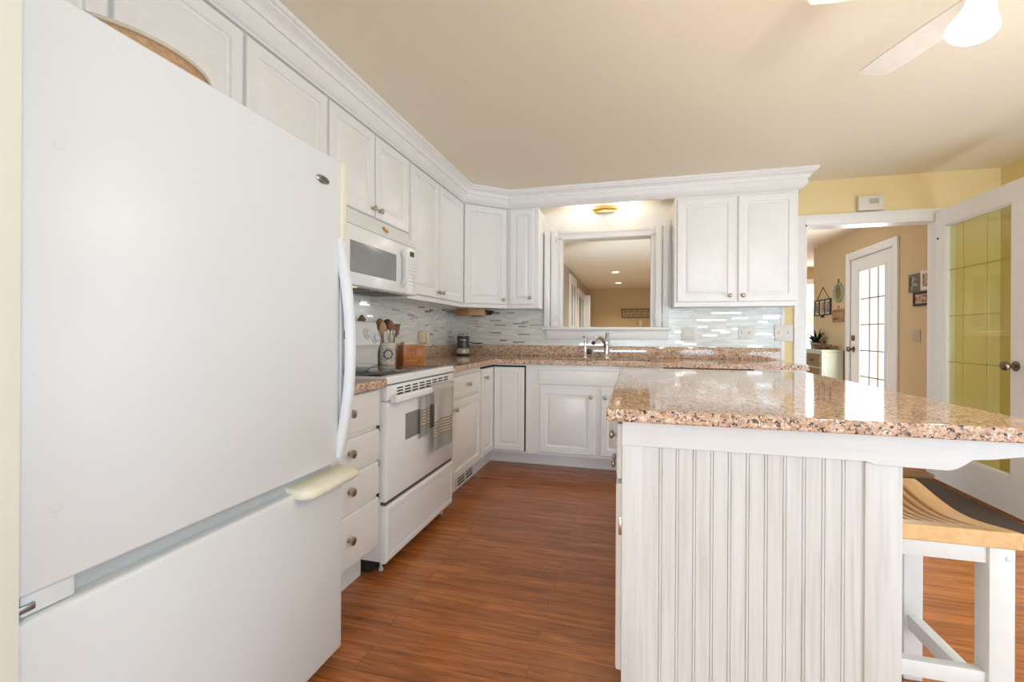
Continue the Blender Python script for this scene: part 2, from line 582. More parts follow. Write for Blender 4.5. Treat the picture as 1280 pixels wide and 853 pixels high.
def bar(bm, a, b, w, d, up=(0, 0, 1)):
    """a rectangular bar from a to b, w wide sideways and d deep along up"""
    a, b = Vector(a), Vector(b)
    t = (b - a).normalized()
    s = t.cross(Vector(up)).normalized()
    q = s.cross(t).normalized()
    vs = []
    for p in (a, b):
        for i, j in ((-1, -1), (1, -1), (1, 1), (-1, 1)):
            vs.append(bm.verts.new(p + s * (i * w / 2) + q * (j * d / 2)))
    for f in ((0, 1, 2, 3), (7, 6, 5, 4), (0, 4, 5, 1), (1, 5, 6, 2), (2, 6, 7, 3), (3, 7, 4, 0)):
        bm.faces.new([vs[k] for k in f])
    bmesh.ops.recalc_face_normals(bm, faces=bm.faces[:])
    return bm


def gridslab(bm, xs, ys, filled, z0, z1):
    """horizontal slab made of grid cells; filled(i, j) tells which cells are solid"""
    V = {}

    def vert(i, j, z):
        k = (i, j, z)
        if k not in V:
            V[k] = bm.verts.new((xs[i], ys[j], z))
        return V[k]
    nx, ny = len(xs) - 1, len(ys) - 1
    F = lambda i, j: 0 <= i < nx and 0 <= j < ny and filled(i, j)
    for i in range(nx):
        for j in range(ny):
            if not F(i, j):
                continue
            bm.faces.new((vert(i, j, z1), vert(i + 1, j, z1), vert(i + 1, j + 1, z1), vert(i, j + 1, z1)))
            bm.faces.new((vert(i, j + 1, z0), vert(i + 1, j + 1, z0), vert(i + 1, j, z0), vert(i, j, z0)))
            if not F(i, j - 1):
                bm.faces.new((vert(i, j, z0), vert(i + 1, j, z0), vert(i + 1, j, z1), vert(i, j, z1)))
            if not F(i, j + 1):
                bm.faces.new((vert(i + 1, j + 1, z0), vert(i, j + 1, z0), vert(i, j + 1, z1), vert(i + 1, j + 1, z1)))
            if not F(i - 1, j):
                bm.faces.new((vert(i, j + 1, z0), vert(i, j, z0), vert(i, j, z1), vert(i, j + 1, z1)))
            if not F(i + 1, j):
                bm.faces.new((vert(i + 1, j, z0), vert(i + 1, j + 1, z0), vert(i + 1, j + 1, z1), vert(i + 1, j, z1)))
    bmesh.ops.dissolve_limit(bm, angle_limit=0.01, verts=bm.verts[:], edges=bm.edges[:])
    return bm


WO = {}    # world origin of every object made here


def obj(name, bm, mat, parent=None, sharp=32, origin=None, bevel=0.0):
    me = bpy.data.meshes.new(name)
    vs = [v.co.copy() for v in bm.verts]
    if origin is None:
        if parent is not None:
            origin = WO[parent.name]
        else:
            lo = [min(v[k] for v in vs) for k in range(3)]
            hi = [max(v[k] for v in vs) for k in range(3)]
            origin = Vector(((lo[0] + hi[0]) / 2, (lo[1] + hi[1]) / 2, lo[2]))
    origin = Vector(origin)
    for v in bm.verts:
        v.co -= origin
    bm.to_mesh(me)
    bm.free()
    me.shade_smooth()
    me.set_sharp_from_angle(angle=math.radians(sharp))
    o = bpy.data.objects.new(name, me)
    COL.objects.link(o)
    mats = mat if isinstance(mat, (list, tuple)) else [mat]
    for m in mats:
        me.materials.append(m)
    o.location = origin - (WO[parent.name] if parent is not None else Vector())
    if parent is not None:
        o.parent = parent
    if bevel:
        bv = o.modifiers.new('edge', 'BEVEL')
        bv.width = bevel
        bv.segments = 3
        bv.limit_method = 'ANGLE'
        bv.angle_limit = math.radians(40)
    WO[o.name] = origin
    return o


def thing(name, label, cat, loc, group=None):
    o = bpy.data.objects.new(name, None)
    o.empty_display_size = 0.1
    COL.objects.link(o)
    o.location = loc
    WO[o.name] = Vector(loc)
    return tag(o, label, cat, group)


def tag(o, label, cat, group=None):
    o['label'] = label
    o['category'] = cat
    if group:
        o['group'] = group
    return o


def struct(name, bm, m, parent=None, **k):
    o = obj(name, bm, m, parent, **k)
    if parent is None:
        o['kind'] = 'structure'
    return o


def struct_root(name, loc):
    o = bpy.data.objects.new(name, None)
    COL.objects.link(o)
    o.location = loc
    o['kind'] = 'structure'
    WO[o.name] = Vector(loc)
    return o


def knob(parent, pos, n, r=0.015, mat=None, name='knob'):
    bm = B()
    lathe(bm, [(0.009, 0), (0.009, 0.003), (0.0055, 0.006), (0.0055, 0.014), (r * 0.9, 0.018), (r, 0.022), (r * 0.93, 0.027), (r * 0.5, 0.0305)],
          pos, n, 18)
    return obj(name, bm, mat or NICKEL, parent, sharp=50)


# ------------------------------------------------------------------ the room shell
XW, YW, ZC = -1.66, 4.10, 2.307
bm = box(B(), (-1.9, -6.7, -0.05), (4.4, 12.6, 0.0))
struct('floor', bm, FLOORM, origin=(0, 0, 0))
bm = box(B(), (-1.9, -6.7, ZC), (4.4, 12.6, ZC + 0.06))
struct('ceiling', bm, CEIL)
wall_left = struct('wall_left', box(B(), (XW - 0.1, -6.6, 0), (XW, YW + 0.12, ZC)), YELLOW)

WX0, WX1, WZ0, WZ1 = -0.640, 0.168, 1.135, 1.945     # the opening over the sink
DX0, DX1, DZ1 = 1.337, 2.236, 1.955                  # the doorway
bm = B()
for x0, x1, z0, z1 in ((XW, WX0, 0, ZC), (WX0, WX1, 0, WZ0), (WX0, WX1, WZ1, ZC), (WX1, DX0, 0, ZC), (DX0, DX1, DZ1, ZC), (DX1, 2.7, 0, ZC)):
    box(bm, (x0, YW, z0), (x1, YW + 0.12, z1))
wall_back = struct('wall_back', bm, [YELLOW, GREIGE])
for p in wall_back.data.polygons:
    if p.normal.y > 0.9:
        p.material_index = 1
struct('wall_right', box(B(), (2.60, -6.6, 0), (2.70, YW, ZC)), YELLOW2)
struct('wall_front', box(B(), (XW - 0.1, -6.6, 0), (2.70, -6.5, ZC)), YELLOW)
bm = B()
box(bm, (XW, 0.36, 0), (-0.915, 0.462, ZC))
box(bm, (-0.935, 0.35, 0), (-0.90, 0.472, ZC), 0.004)
struct('wall_partition', bm, CREAMW)

# beyond the kitchen
bm = B()
LX = -1.15
for y0, y1, z0, z1 in ((YW + 0.12, 8.56, 0, ZC), (8.56, 9.36, 0, 1.15), (8.56, 9.36, 2.12, ZC), (9.36, 9.86, 0, ZC),
                       (9.86, 11.0, 0, 0.9), (9.86, 11.0, 1.98, ZC), (11.0, 12.5, 0, ZC)):
    box(bm, (LX - 0.1, y0, z0), (LX, y1, z1))
struct('wall_living_left', bm, GREIGE)
struct('wall_living_far', box(B(), (LX - 0.1, 12.4, 0), (2.1, 12.5, ZC)), TAN)
bm = B()
HX = 2.51
HD0, HD1, HDZ = 5.285, 6.215, 1.965
for y0, y1, z0, z1 in ((YW + 0.12, HD0, 0, ZC), (HD0, HD1, HDZ, ZC), (HD1, 7.345, 0, ZC)):
    box(bm, (HX, y0, z0), (HX + 0.1, y1, z1))
struct('wall_hall', bm, TAN)
bm = B()
box(bm, (HX + 0.1, 7.245, 0), (4.3, 7.345, ZC))
box(bm, (4.2, 7.345, 0), (4.3, 9.33, ZC))
nook = struct('wall_nook_right', bm, [TAN, plain('white_siding', (0.82, 0.82, 0.80), 0.7)])
for p in nook.data.polygons:
    if p.normal.y < -0.9:
        p.material_index = 1
bm = B()
for x0, x1, z0, z1 in ((2.0, 2.94, 0, ZC), (2.94, 3.50, 0, 0.75), (2.94, 3.50, 2.02, ZC), (3.50, 4.2, 0, ZC)):
    box(bm, (x0, 9.33, z0), (x1, 9.43, z1))
box(bm, (2.0, 9.43, 0), (2.1, 12.4, ZC))
struct('wall_nook_far', bm, TAN)

struct('living_bounce_floor', box(B(), (-1.149, 4.6, 0.0005), (1.15, 12.39, 0.012)), plain('beige_bounce_sheet', (0.56, 0.50, 0.42), 0.95, var=0.12, scale=(300, 300, 300), bump=0.2))  # unseen pale sheet added over the floor to bounce brighter, neutral light
# mosaic strip tile on the two kitchen walls
bm = B()
box(bm, (XW, 1.32, 0.90), (XW + 0.008, YW, 1.33))
obj('tile_backsplash', bm, TILE_L, wall_left, origin=(0, 0, 0))
bm = B()
for x0, x1, z0, z1 in ((XW + 0.008, -0.78, 0.90, 1.32), (-0.78, 0.305, 0.90, 1.12), (0.305, 1.165, 0.90, 1.32)):
    box(bm, (x0, YW - 0.008, z0), (x1, YW, z1))
obj('tile_backsplash', bm, TILE_B, wall_back, origin=(0, 0, 0))
bm = B()
box(bm, (1.165, YW - 0.013, 0.873), (1.192, YW, 1.32), 0.002)
obj('edge_strip', bm, TRIM, wall_back)


# ------------------------------------------------------------------ crown over the wall cabinets
def offset_path(path, d):
    """offset an open 2-D polyline to its right side by d with mitred corners"""
    out = []
    n = len(path)
    for i, p in enumerate(path):
        p = Vector(p)
        ds = []
        if i > 0:
            ds.append((p - Vector(path[i - 1])).normalized())
        if i < n - 1:
            ds.append((Vector(path[i + 1]) - p).normalized())
        ns = [Vector((q.y, -q.x)) for q in ds]
        if len(ns) == 1:
            out.append(p + ns[0] * d)
        else:
            m = (ns[0] + ns[1]).normalized()
            out.append(p + m * (d / m.dot(ns[0])))
    return out


def sweep(bm, path, prof):
    """prof: list of (offset, z); path 2-D, open"""
    cols = [offset_path(path, d) for d, z in prof]
    n = len(path)
    rows = [[bm.verts.new((cols[k][i].x, cols[k][i].y, prof[k][1])) for k in range(len(prof))] for i in range(n)]
    m = len(prof)
    for i in range(n - 1):
        for k in range(m):
            j = (k + 1) % m
            bm.faces.new((rows[i][k], rows[i + 1][k], rows[i + 1][j], rows[i][j]))
    bm.faces.new(rows[0])
    bm.faces.new(list(reversed(rows[-1])))
    bmesh.ops.recalc_face_normals(bm, faces=bm.faces[:])
    return bm


XU, YU, ZUB, ZUT = -1.36, 3.80, 1.295, 2.165
XUC, YUC = XU - 0.019, YU + 0.019        # carcass faces behind the doors
cp = [(XUC, 0.47), (XUC, 3.535), (-1.065, YUC), (1.20, YUC), (1.20, YW - 0.002)]
prof = [(-0.018, 2.166), (0.020, 2.166), (0.024, 2.172), (0.034, 2.178), (0.044, 2.190), (0.050, 2.197), (0.050, 2.236), (0.060, 2.236), (0.061, 2.246),
        (0.067, 2.258), (0.078, 2.268), (0.092, 2.276), (0.093, 2.284), (0.104, 2.287), (0.105, 2.306), (-0.018, 2.306)]
trim1 = struct('trim_1', sweep(B(), cp, prof), TRIM, sharp=14)


# ------------------------------------------------------------------ wall cabinets
DT = 0.019


def door_y(parent, y0, y1, z0, z1, xf, rings=RAISED, name='door', mat=None):
    """a door that faces +X; front plane at xf"""
    return obj(name, ringpanel(B(), (xf, y0, z0), (0, 1, 0), (0, 0, 1), (1, 0, 0), y1 - y0, z1 - z0, rings, DT), mat or WHITE, parent, sharp=20)


def door_x(parent, x0, x1, z0, z1, yf, rings=RAISED, name='door', mat=None):
    """a door that faces -Y; front plane at yf"""
    return obj(name, ringpanel(B(), (x0, yf, z0), (1, 0, 0), (0, 0, 1), (0, -1, 0), x1 - x0, z1 - z0, rings, DT), mat or WHITE, parent, sharp=20)


def cab_left(y0, y1, z0, splits, zd0, label, knobs):
    t = thing('wall_cabinet', label, 'cabinet', ((XUC + XW) / 2, (y0 + y1) / 2, z0))
    obj('cabinet_body', box(B(), (XW + 0.009, y0 + 0.001, z0), (XUC - 0.001, y1 - 0.001, 2.166)), WHITE, t)
    edges = splits
    for i in range(len(edges) - 1):
        d = door_y(t, edges[i] + 0.008, edges[i + 1] - 0.008, zd0, 2.157, XU)
        if knobs[i] is not None:
            ky = edges[i] + 0.034 if knobs[i] == 'L' else edges[i + 1] - 0.034
            knob(d, (XU, ky, zd0 + 0.042), (1, 0, 0))
    return t


cab_left(0.472, 0.893, 1.72, [0.472, 0.893], 1.735, 'white wall cabinet above the fridge, nearest to the cream partition', [None])
cab_left(0.893, 1.793, 1.72, [0.893, 1.329, 1.793], 1.735, 'white double-door wall cabinet above the fridge, behind the woven tray', [None, None])
cab_left(1.793, 2.588, 1.688, [1.795, 2.190, 2.584], 1.703, 'short white double-door wall cabinet above the microwave', ['R', 'L'])
cab_left(2.588, 3.535, ZUB, [2.596, 3.045, 3.530], 1.327, 'tall white double-door wall cabinet between microwave and corner', ['R', 'L'])

# diagonal corner cabinet
pA, pB = Vector((XUC, 3.535, 0)), Vector((-1.065, YUC, 0))
t = thing('corner_wall_cabinet', 'white single-door wall cabinet set diagonally across the corner', 'cabinet', (-1.45, 3.9, ZUB))
bm = B()
prism(bm, [(XW + 0.009, 3.536, ZUB), (XUC - 0.001, 3.536, ZUB), (-1.066, YUC + 0.001, ZUB), (-1.066, YW - 0.009, ZUB), (XW + 0.009, YW - 0.009, ZUB)], (0, 0, 2.166 - ZUB))
obj('cabinet_body', bm, WHITE, t)
du = (pB - pA).normalized()
dn = Vector((du.y, -du.x, 0))
L = (pB - pA).length
o0 = pA + du * 0.016 + dn * DT + Vector((0, 0, 1.327))
d = obj('door', ringpanel(B(), o0, du, (0, 0, 1), dn, L - 0.032, 0.83, RAISED, DT), WHITE, t, sharp=20)
knob(d, o0 + du * (L - 0.032 - 0.034) + Vector((0, 0, 0.042)), dn)

# narrow cabinet left of the opening
t = thing('wall_cabinet', 'narrow white wall cabinet between the corner cabinet and the sink opening', 'cabinet', (-0.93, 3.95, ZUB))
obj('cabinet_body', box(B(), (-1.064, YUC + 0.001, ZUB), (-0.786, YW - 0.009, 2.166)), WHITE, t)
d = door_x(t, -1.036, -0.826, 1.327, 2.150, YU, RAISED_S)
knob(d, (-0.850, YU, 1.385), (0, -1, 0))
# double-door cabinet right of the opening
t = thing('wall_cabinet', 'white double-door wall cabinet right of the sink opening', 'cabinet', (0.76, 3.95, ZUB))
obj('cabinet_body', box(B(), (0.325, YUC + 0.001, ZUB), (1.20, YW - 0.009, 2.166)), WHITE, t)
for x0, x1, kx in ((0.345, 0.766, 0.727), (0.788, 1.186, 0.822)):
    d = door_x(t, x0, x1, 1.330, 2.146, YU)
    knob(d, (kx, YU, 1.377), (0, -1, 0))

# ------------------------------------------------------------------ opening over the sink: casing, sill, folded shutters
w1 = struct_root('window_1', ((WX0 + WX1) / 2, YW, WZ0))
bm = B()
cw = 0.135
for x0, x1, z0, z1 in ((WX0 - cw, WX0, 1.12, 2.0), (WX1, WX1 + cw, 1.12, 2.0)):
    box(bm, (x0, YW - 0.020, z0), (x1, YW - 0.0005, z1), 0.003)
box(bm, (WX0 - 0.03, YW - 0.028, WZ1), (WX1 + 0.03, YW - 0.0005, WZ1 + 0.065), 0.003)
box(bm, (WX0 - 0.012, YW - 0.036, WZ1 + 0.03), (WX1 + 0.012, YW - 0.0005, WZ1 + 0.052), 0.006)
# jamb lining through the wall
for x0, x1, z0, z1 in ((WX0, WX0 + 0.014, WZ0, WZ1), (WX1 - 0.014, WX1, WZ0, WZ1), (WX0, WX1, WZ1 - 0.014, WZ1)):
    box(bm, (x0, YW - 0.03, z0), (x1, YW + 0.125, z1), 0.002)
obj('window_frame', bm, TRIM, w1)
bm = B()
box(bm, (-0.795, YW - 0.070, 1.108), (0.322, YW + 0.130, 1.136), 0.006)
obj('window_sill', bm, TRIM, w1)
bm = B()
box(bm, (-0.760, YW - 0.030, 1.025), (0.298, YW - 0.0005, 1.108), 0.003)
obj('sill_apron', bm, TRIM, w1)
for sx, xs in ((-1, (-0.775, -0.722, -0.716, -0.664)), (1, (0.192, 0.244, 0.250, 0.302))):
    for a, b_, yy in ((xs[0], xs[1], 0), (xs[2], xs[3], 0.006)):
        bm = B()
        box(bm, (a, YW - 0.062 + yy, 1.139), (b_, YW - 0.022, 2.005), 0.003)
        p = obj('shutter_leaf', bm, TRIM, w1)
        bm = B()
        for z in (1.22, 1.92):
            box(bm, ((b_ if sx < 0 else a) - 0.004, YW - 0.067 + yy, z - 0.03), ((b_ if sx < 0 else a) + 0.004, YW - 0.060 + yy, z + 0.03))
        obj('hinge', bm, OFFWHITE, p)
    hx = -0.80 if sx < 0 else 0.322
    ix = -0.70 if sx < 0 else 0.25
    bm = tube(B(), [(hx, YW - 0.045, 2.06), (hx, YW - 0.045, 1.955), (ix, YW - 0.045, 1.955)], 0.0022, 8)
    box(bm, (hx - 0.008, YW - 0.045, 2.03), (hx + 0.008, YW - 0.0005, 2.05))
    obj('hook_wire', bm, OFFWHITE, w1)

bm = B()
for x0, x1, z0, z1 in ((-1.06, 0.60, 2.006, 2.306), (-0.785, -0.7765, 1.321, 2.006), (0.3035, 0.3245, 1.321, 2.006)):
    box(bm, (x0, YW - 0.016 if z0 < 2 else YW - 0.0085, z0), (x1, YW - 0.0005, z1))
obj('niche_panel', bm, TRIM, w1)
# lit strip light in the niche above
t = thing('niche_light', 'lit brass bar light with two glowing tubes above the sink opening', 'light', (-0.24, YW - 0.01, 2.18))
bm = B()
box(bm, (-0.335, YW - 0.040, 2.150), (-0.145, YW - 0.009, 2.212), 0.008)
pts = [(-0.355 + 0.23 * k / 16, YW - 0.058, 2.170 + 0.018 * math.sin(PI * k / 16)) for k in range(17)]
tube(bm, pts, 0.011, 10)
obj('backplate', bm, BRASS, t)
for x0, x1 in ((-0.475, -0.365), (-0.115, -0.005)):
    bm = lathe(B(), [(0.004, 0), (0.013, 0.004), (0.013, x1 - x0 - 0.004), (0.004, x1 - x0)], (x0, YW - 0.055, 2.188), (1, 0, 0), 14)
    p = obj('glass_tube', bm, TUBE, t)
    bm = B()
    box(bm, (x0 - 0.012, YW - 0.068, 2.172), (x1 + 0.004, YW - 0.048, 2.177), 0.002)
    obj('brass_clip', bm, BRASS, p)

t = tag(obj('cork', lathe(B(), [(0.014, 0), (0.017, 0.002), (0.017, 0.022), (0.022, 0.030), (0.025, 0.042), (0.020, 0.055), (0.008, 0.060)], (0.065, YW - 0.022, 1.1365), (0, 0, 1), 18), CORK),
        'small pale round stopper standing on the window sill', 'stopper')

# ------------------------------------------------------------------ doorway and its casing
trim2 = struct_root('trim_2', ((DX0 + DX1) / 2, YW, 0))
bm = B()
box(bm, (DX0 - 0.078, YW - 0.019, 0), (DX0, YW - 0.0005, DZ1 + 0.078), 0.003)
box(bm, (DX1, YW - 0.019, 0), (DX1 + 0.085, YW - 0.0005, DZ1 + 0.078), 0.003)
box(bm, (DX0, YW - 0.019, DZ1), (DX1, YW - 0.0005, DZ1 + 0.078), 0.003)
obj('door_casing', bm, TRIM, trim2)
bm = B()
box(bm, (DX0, YW - 0.012, 0), (DX0 + 0.012, YW + 0.13, DZ1))
box(bm, (DX1 - 0.012, YW - 0.012, 0), (DX1, YW + 0.13, DZ1))
box(bm, (DX0, YW - 0.012, DZ1 - 0.012), (DX1, YW + 0.13, DZ1))
obj('door_jamb', bm, TRIM, trim2)
trim3 = struct('trim_3', box(B(), (DX0 + 0.013, YW - 0.05, 0.0005), (DX1 - 0.013, YW + 0.14, 0.02), 0.006), THRESH)
bm = B()
box(bm, (2.582, -6.49, 0.0005), (2.599, 4.09, 0.10), 0.004)
struct('baseboard_right', bm, TRIM)

# glazed door, swung fully open along the right wall
d1 = struct_root('door_1', (2.20, 4.05, 0.0))
GY0, GY1, GZ0, GZ1 = 3.355, 3.945, 0.231, 1.873
bm = B()
xa, xb = 2.18, 2.22
for y0, y1, z0, z1 in ((3.25, GY0, 0.012, 1.994), (GY1, 4.050, 0.012, 1.994), (GY0, GY1, 0.012, GZ0), (GY0, GY1, GZ1, 1.994)):
    box(bm, (xa, y0, z0), (xb, y1, z1))
bmesh.ops.remove_doubles(bm, verts=bm.verts[:], dist=0.0001)
for y0, y1, z0, z1 in ((GY0, GY0 + 0.012, GZ0, GZ1), (GY1 - 0.012, GY1, GZ0, GZ1), (GY0, GY1, GZ0, GZ0 + 0.012), (GY0, GY1, GZ1 - 0.012, GZ1)):
    box(bm, (xa + 0.004, y0, z0), (xb - 0.004, y1, z1), 0.003)
obj('door_frame', bm, TRIM, d1)
bm = B()
for y in (3.574, 3.79):
    box(bm, (2.1985, y - 0.003, GZ0), (2.2015, y + 0.003, GZ1))
for k in range(1, 5):
    z = GZ0 + (GZ1 - GZ0) * k / 5
    box(bm, (2.1985, GY0, z - 0.003), (2.2015, GY1, z + 0.003))
obj('grille', bm, plain('pale_grille', (0.50, 0.43, 0.19), 0.5), d1)
bm = box(B(), (2.196, GY0, GZ0), (2.204, GY1, GZ1))
obj('glass_pane', bm, GLASSY, d1)
for s, x in ((-1, xa), (1, xb)):
    bm = lathe(B(), [(0.030, 0), (0.030, 0.004), (0.022, 0.008), (0.010, 0.012), (0.010, 0.030), (0.020, 0.036), (0.027, 0.046), (0.028, 0.055), (0.022, 0.066), (0.008, 0.070)],
               (x, 3.318, 0.897), (s, 0, 0), 24)
    obj('door_knob', bm, BRONZE, d1, sharp=50)
bm = B()
for z in (0.25, 1.0, 1.75):
    box(bm, (2.219, 4.030, z - 0.045), (2.225, 4.052, z + 0.045), 0.001)
obj('hinge', bm, BRONZE, d1)
bm = lathe(B(), [(0.006, 0), (0.006, 0.008), (0.003, 0.010)], (2.18, 4.018, 1.79), (-1, 0, 0), 12)
obj('bumper', bm, BLACK, d1)

# exterior door in the hall wall
d2 = struct_root('door_2', (HX, (HD0 + HD1) / 2, 0))
bm = B()
for y0, y1, z0, z1 in ((HD0 - 0.085, HD0, 0, HDZ + 0.085), (HD1, HD1 + 0.085, 0, HDZ + 0.085), (HD0, HD1, HDZ, HDZ + 0.085)):
    box(bm, (HX - 0.022, y0, z0), (HX - 0.0005, y1, z1), 0.004)
obj('door_casing', bm, TRIM, d2)
EY0, EY1, EZ0, EZ1 = 5.46, 6.005, 0.33, 1.815
bm = B()
xa, xb = HX + 0.006, HX + 0.05
for y0, y1, z0, z1 in ((HD0 + 0.003, EY0, 0.01, HDZ - 0.003), (EY1, HD1 - 0.003, 0.01, HDZ - 0.003), (EY0, EY1, 0.01, EZ0), (EY0, EY1, EZ1, HDZ - 0.003)):
    box(bm, (xa, y0, z0), (xb, y1, z1))
for y0, y1, z0, z1 in ((EY0 - 0.02, EY0 + 0.01, EZ0 - 0.02, EZ1 + 0.02), (EY1 - 0.01, EY1 + 0.02, EZ0 - 0.02, EZ1 + 0.02), (EY0, EY1, EZ0 - 0.02, EZ0 + 0.01), (EY0, EY1, EZ1 - 0.01, EZ1 + 0.02)):
    box(bm, (xa - 0.008, y0, z0), (xa + 0.002, y1, z1), 0.002)
obj('door_slab', bm, TRIM, d2)
bm = B()
for k in (1, 2):
    y = EY0 + (EY1 - EY0) * k / 3
    box(bm, (HX + 0.018, y - 0.005, EZ0), (HX + 0.030, y + 0.005, EZ1))
for k in range(1, 5):
    z = EZ1 - 0.325 + 0.0 - (k - 1) * 0.293
    box(bm, (HX + 0.018, EY0, z - 0.006), (HX + 0.030, EY1, z + 0.006))
obj('grille', bm, plain('grey_grille', (0.30, 0.31, 0.31), 0.5), d2)
obj('glass_pane', box(B(), (HX + 0.022, EY0, EZ0), (HX + 0.026, EY1, EZ1)), GLASS, d2)
bm = lathe(B(), [(0.034, 0), (0.034, 0.006), (0.014, 0.010), (0.012, 0.034), (0.026, 0.042), (0.032, 0.056), (0.024, 0.068), (0.006, 0.072)], (xa, 6.145, 0.912), (-1, 0, 0), 20)
obj('door_knob', bm, BRONZE, d2, sharp=50)
bm = lathe(B(), [(0.034, 0), (0.034, 0.010), (0.028, 0.016), (0.010, 0.018)], (xa, 6.145, 1.045), (-1, 0, 0), 20)
obj('deadbolt', bm, BRONZE, d2, sharp=50)
for z in (1.75, 1.057, 0.3):
    obj('hinge', box(B(), (HX - 0.006, HD0 - 0.012, z - 0.055), (HX + 0.008, HD0 + 0.016, z + 0.055), 0.002), plain('dull_hinge', (0.20, 0.18, 0.16), 0.4, metal=1.0), d2)

# outside that door: porch post, rail and deck
tag(obj('porch_deck', box(B(), (HX + 0.12, 3.5, -0.16), (5.2, 8.0, -0.08)), DECKM), 'grey porch floor seen outside the hall door', 'porch')
t = thing('porch_post', 'white porch post standing outside the glazed hall door', 'post', (3.5, 7.62, -0.08))
bm = box(B(), (3.45, 7.57, -0.08), (3.55, 7.67, 2.6), 0.006)
obj('shaft', bm, PORCH, t)
obj('base_block', box(B(), (3.43, 7.55, -0.079), (3.57, 7.69, 0.12), 0.006), PORCH, t)

# far-room window with blind
w2 = struct_root('window_2', (3.22, 9.33, 0.75))
bm = B()
for x0, x1, z0, z1 in ((2.86, 2.94, 0.67, 2.10), (3.50, 3.58, 0.67, 2.10), (2.94, 3.50, 2.02, 2.10), (2.84, 3.60, 0.67, 0.75)):
    box(bm, (x0, 9.305, z0), (x1, 9.3295, z1), 0.003)
box(bm, (2.94, 9.35, 1.37), (3.50, 9.39, 1.41))
obj('window_frame', bm, TRIM, w2)
obj('glass_pane', box(B(), (2.94, 9.368, 0.75), (3.50, 9.372, 2.02)), GLASS, w2)
bm = B()
for k in range(9):
    box(bm, (2.945, 9.335, 2.012 - k * 0.02), (3.495, 9.349, 2.018 - k * 0.02))
obj('blind', bm, plain('grey_blind', (0.30, 0.28, 0.25), 0.7), w2)

# living room windows on the left with white louvred shutters
for wi, (y0, y1, z0, z1, nlou) in ((3, (8.56, 9.36, 1.15, 2.12, 22)), (4, (9.86, 11.0, 0.9, 1.98, 26))):
    w = struct_root('window_%d' % wi, (LX, (y0 + y1) / 2, z0))
    bm = B()
    for a, b_, c, e in ((y0 - 0.09, y0, z0 - 0.08, z1 + 0.09), (y1, y1 + 0.09, z0 - 0.08, z1 + 0.09), (y0, y1, z1, z1 + 0.09), (y0, y1, z0 - 0.08, z0)):
        box(bm, (LX, a, c), (LX + 0.03, b_, e), 0.003)
    obj('window_frame', bm, TRIM, w)
    obj('glass_pane', box(B(), (LX - 0.06, y0, z0), (LX - 0.055, y1, z1)), GLASS, w)
    ym = (y0 + y1) / 2
    for a, b_ in ((y0 + 0.005, ym - 0.003), (ym + 0.003, y1 - 0.005)):
        bm = B()
        for c, e, f, g in ((a, a + 0.05, z0 + 0.005, z1 - 0.005), (b_ - 0.05, b_, z0 + 0.005, z1 - 0.005), (a + 0.05, b_ - 0.05, z0 + 0.005, z0 + 0.08), (a + 0.05, b_ - 0.05, z1 - 0.08, z1 - 0.005)):
            box(bm, (LX + 0.004, c, f), (LX + 0.030, e, g))
        p = obj('shutter_leaf', bm, TRIM, w)
        bm = B()
        for k in range(nlou):
            z = z0 + 0.10 + (z1 - z0 - 0.20) * k / (nlou - 1)
            bar(bm, (LX + 0.017, a + 0.052, z), (LX + 0.017, b_ - 0.052, z), 0.045, 0.006, (0.95, 0, 0.30))
        obj('louver', bm, SHUTD, p)
w = bpy.data.objects['window_4']
bm = box(B(), (LX + 0.034, 11.02, 0.85), (LX + 0.17, 11.05, 2.02), 0.004)
obj('open_shutter_leaf', bm, TRIM, w)

# ------------------------------------------------------------------ refrigerator
FX = -0.92
FY0, FY1 = 0.476, 1.295
t = thing('refrigerator', 'tall white bottom-freezer refrigerator beside the cream partition', 'refrigerator', (-1.28, (FY0 + FY1) / 2, 0))
bm = box(B(), (XW + 0.02, FY0 + 0.006, 0.04), (-0.985, FY1 - 0.004, 1.615), 0.006)
box(bm, (-1.60, FY0 + 0.03, 0.0), (-1.02, FY1 - 0.03, 0.05))
obj('cabinet_body', bm, FRIDGE, t)
obj('gasket', box(B(), (-0.992, FY0 + 0.02, 0.10), (-0.952, FY1 - 0.02, 1.60)), GASKET, t)
bm = box(B(), (-0.968, FY0, 0.650), (FX, FY1 - 0.020, 1.629), 0.007, 3)
dr = obj('fridge_door', bm, FRIDGE, t)
bm = box(B(), (-0.968, FY0, 0.036), (FX, FY1, 0.612), 0.010, 3)
fd = obj('freezer_drawer', bm, FRIDGE, t)
obj('toe_grille', box(B(), (-1.02, FY0 + 0.02, 0.006), (-0.986, FY1 - 0.02, 0.09), 0.004), FRIDGE, t)
# door handle: yellowed trim above and below, white bow in between
bm = box(B(), (-0.966, FY1 - 0.0195, 0.652), (FX + 0.002, FY1, 1.629), 0.004)
h = obj('door_handle', bm, FRIDGE, dr)
bm = box(B(), (-0.960, FY1 - 0.0225, 1.375), (FX + 0.007, FY1 + 0.004, 1.627), 0.005)
hb = obj('upper_grip_trim', bm, CREAM_PL, h)
hb['label'] = 'yellowed upper handle trim'
pts, rr = [], []
bm = B()
N = 28
z0, z1 = 0.665, 1.375
prev = None
rows = []
for k in range(N + 1):
    s = k / N
    z = z0 + (z1 - z0) * s
    out = 0.045 * (math.sin(PI * min(1, s * 1.02)) ** 0.75 if s < 0.98 else 0) + 0.004
    out = max(out, 0.006)
    wv = 0.034 - 0.008 * math.sin(PI * s)
    x_out, x_in = FX + out, FX + max(out - 0.026, 0.0)
    y1 = FY1 + 0.004
    y0 = FY1 - wv
    rows.append([bm.verts.new(p) for p in ((x_in, y0, z), (x_out - 0.006, y0, z), (x_out, y0 + 0.008, z), (x_out, y1 - 0.008, z), (x_out - 0.006, y1, z), (x_in, y1, z))])
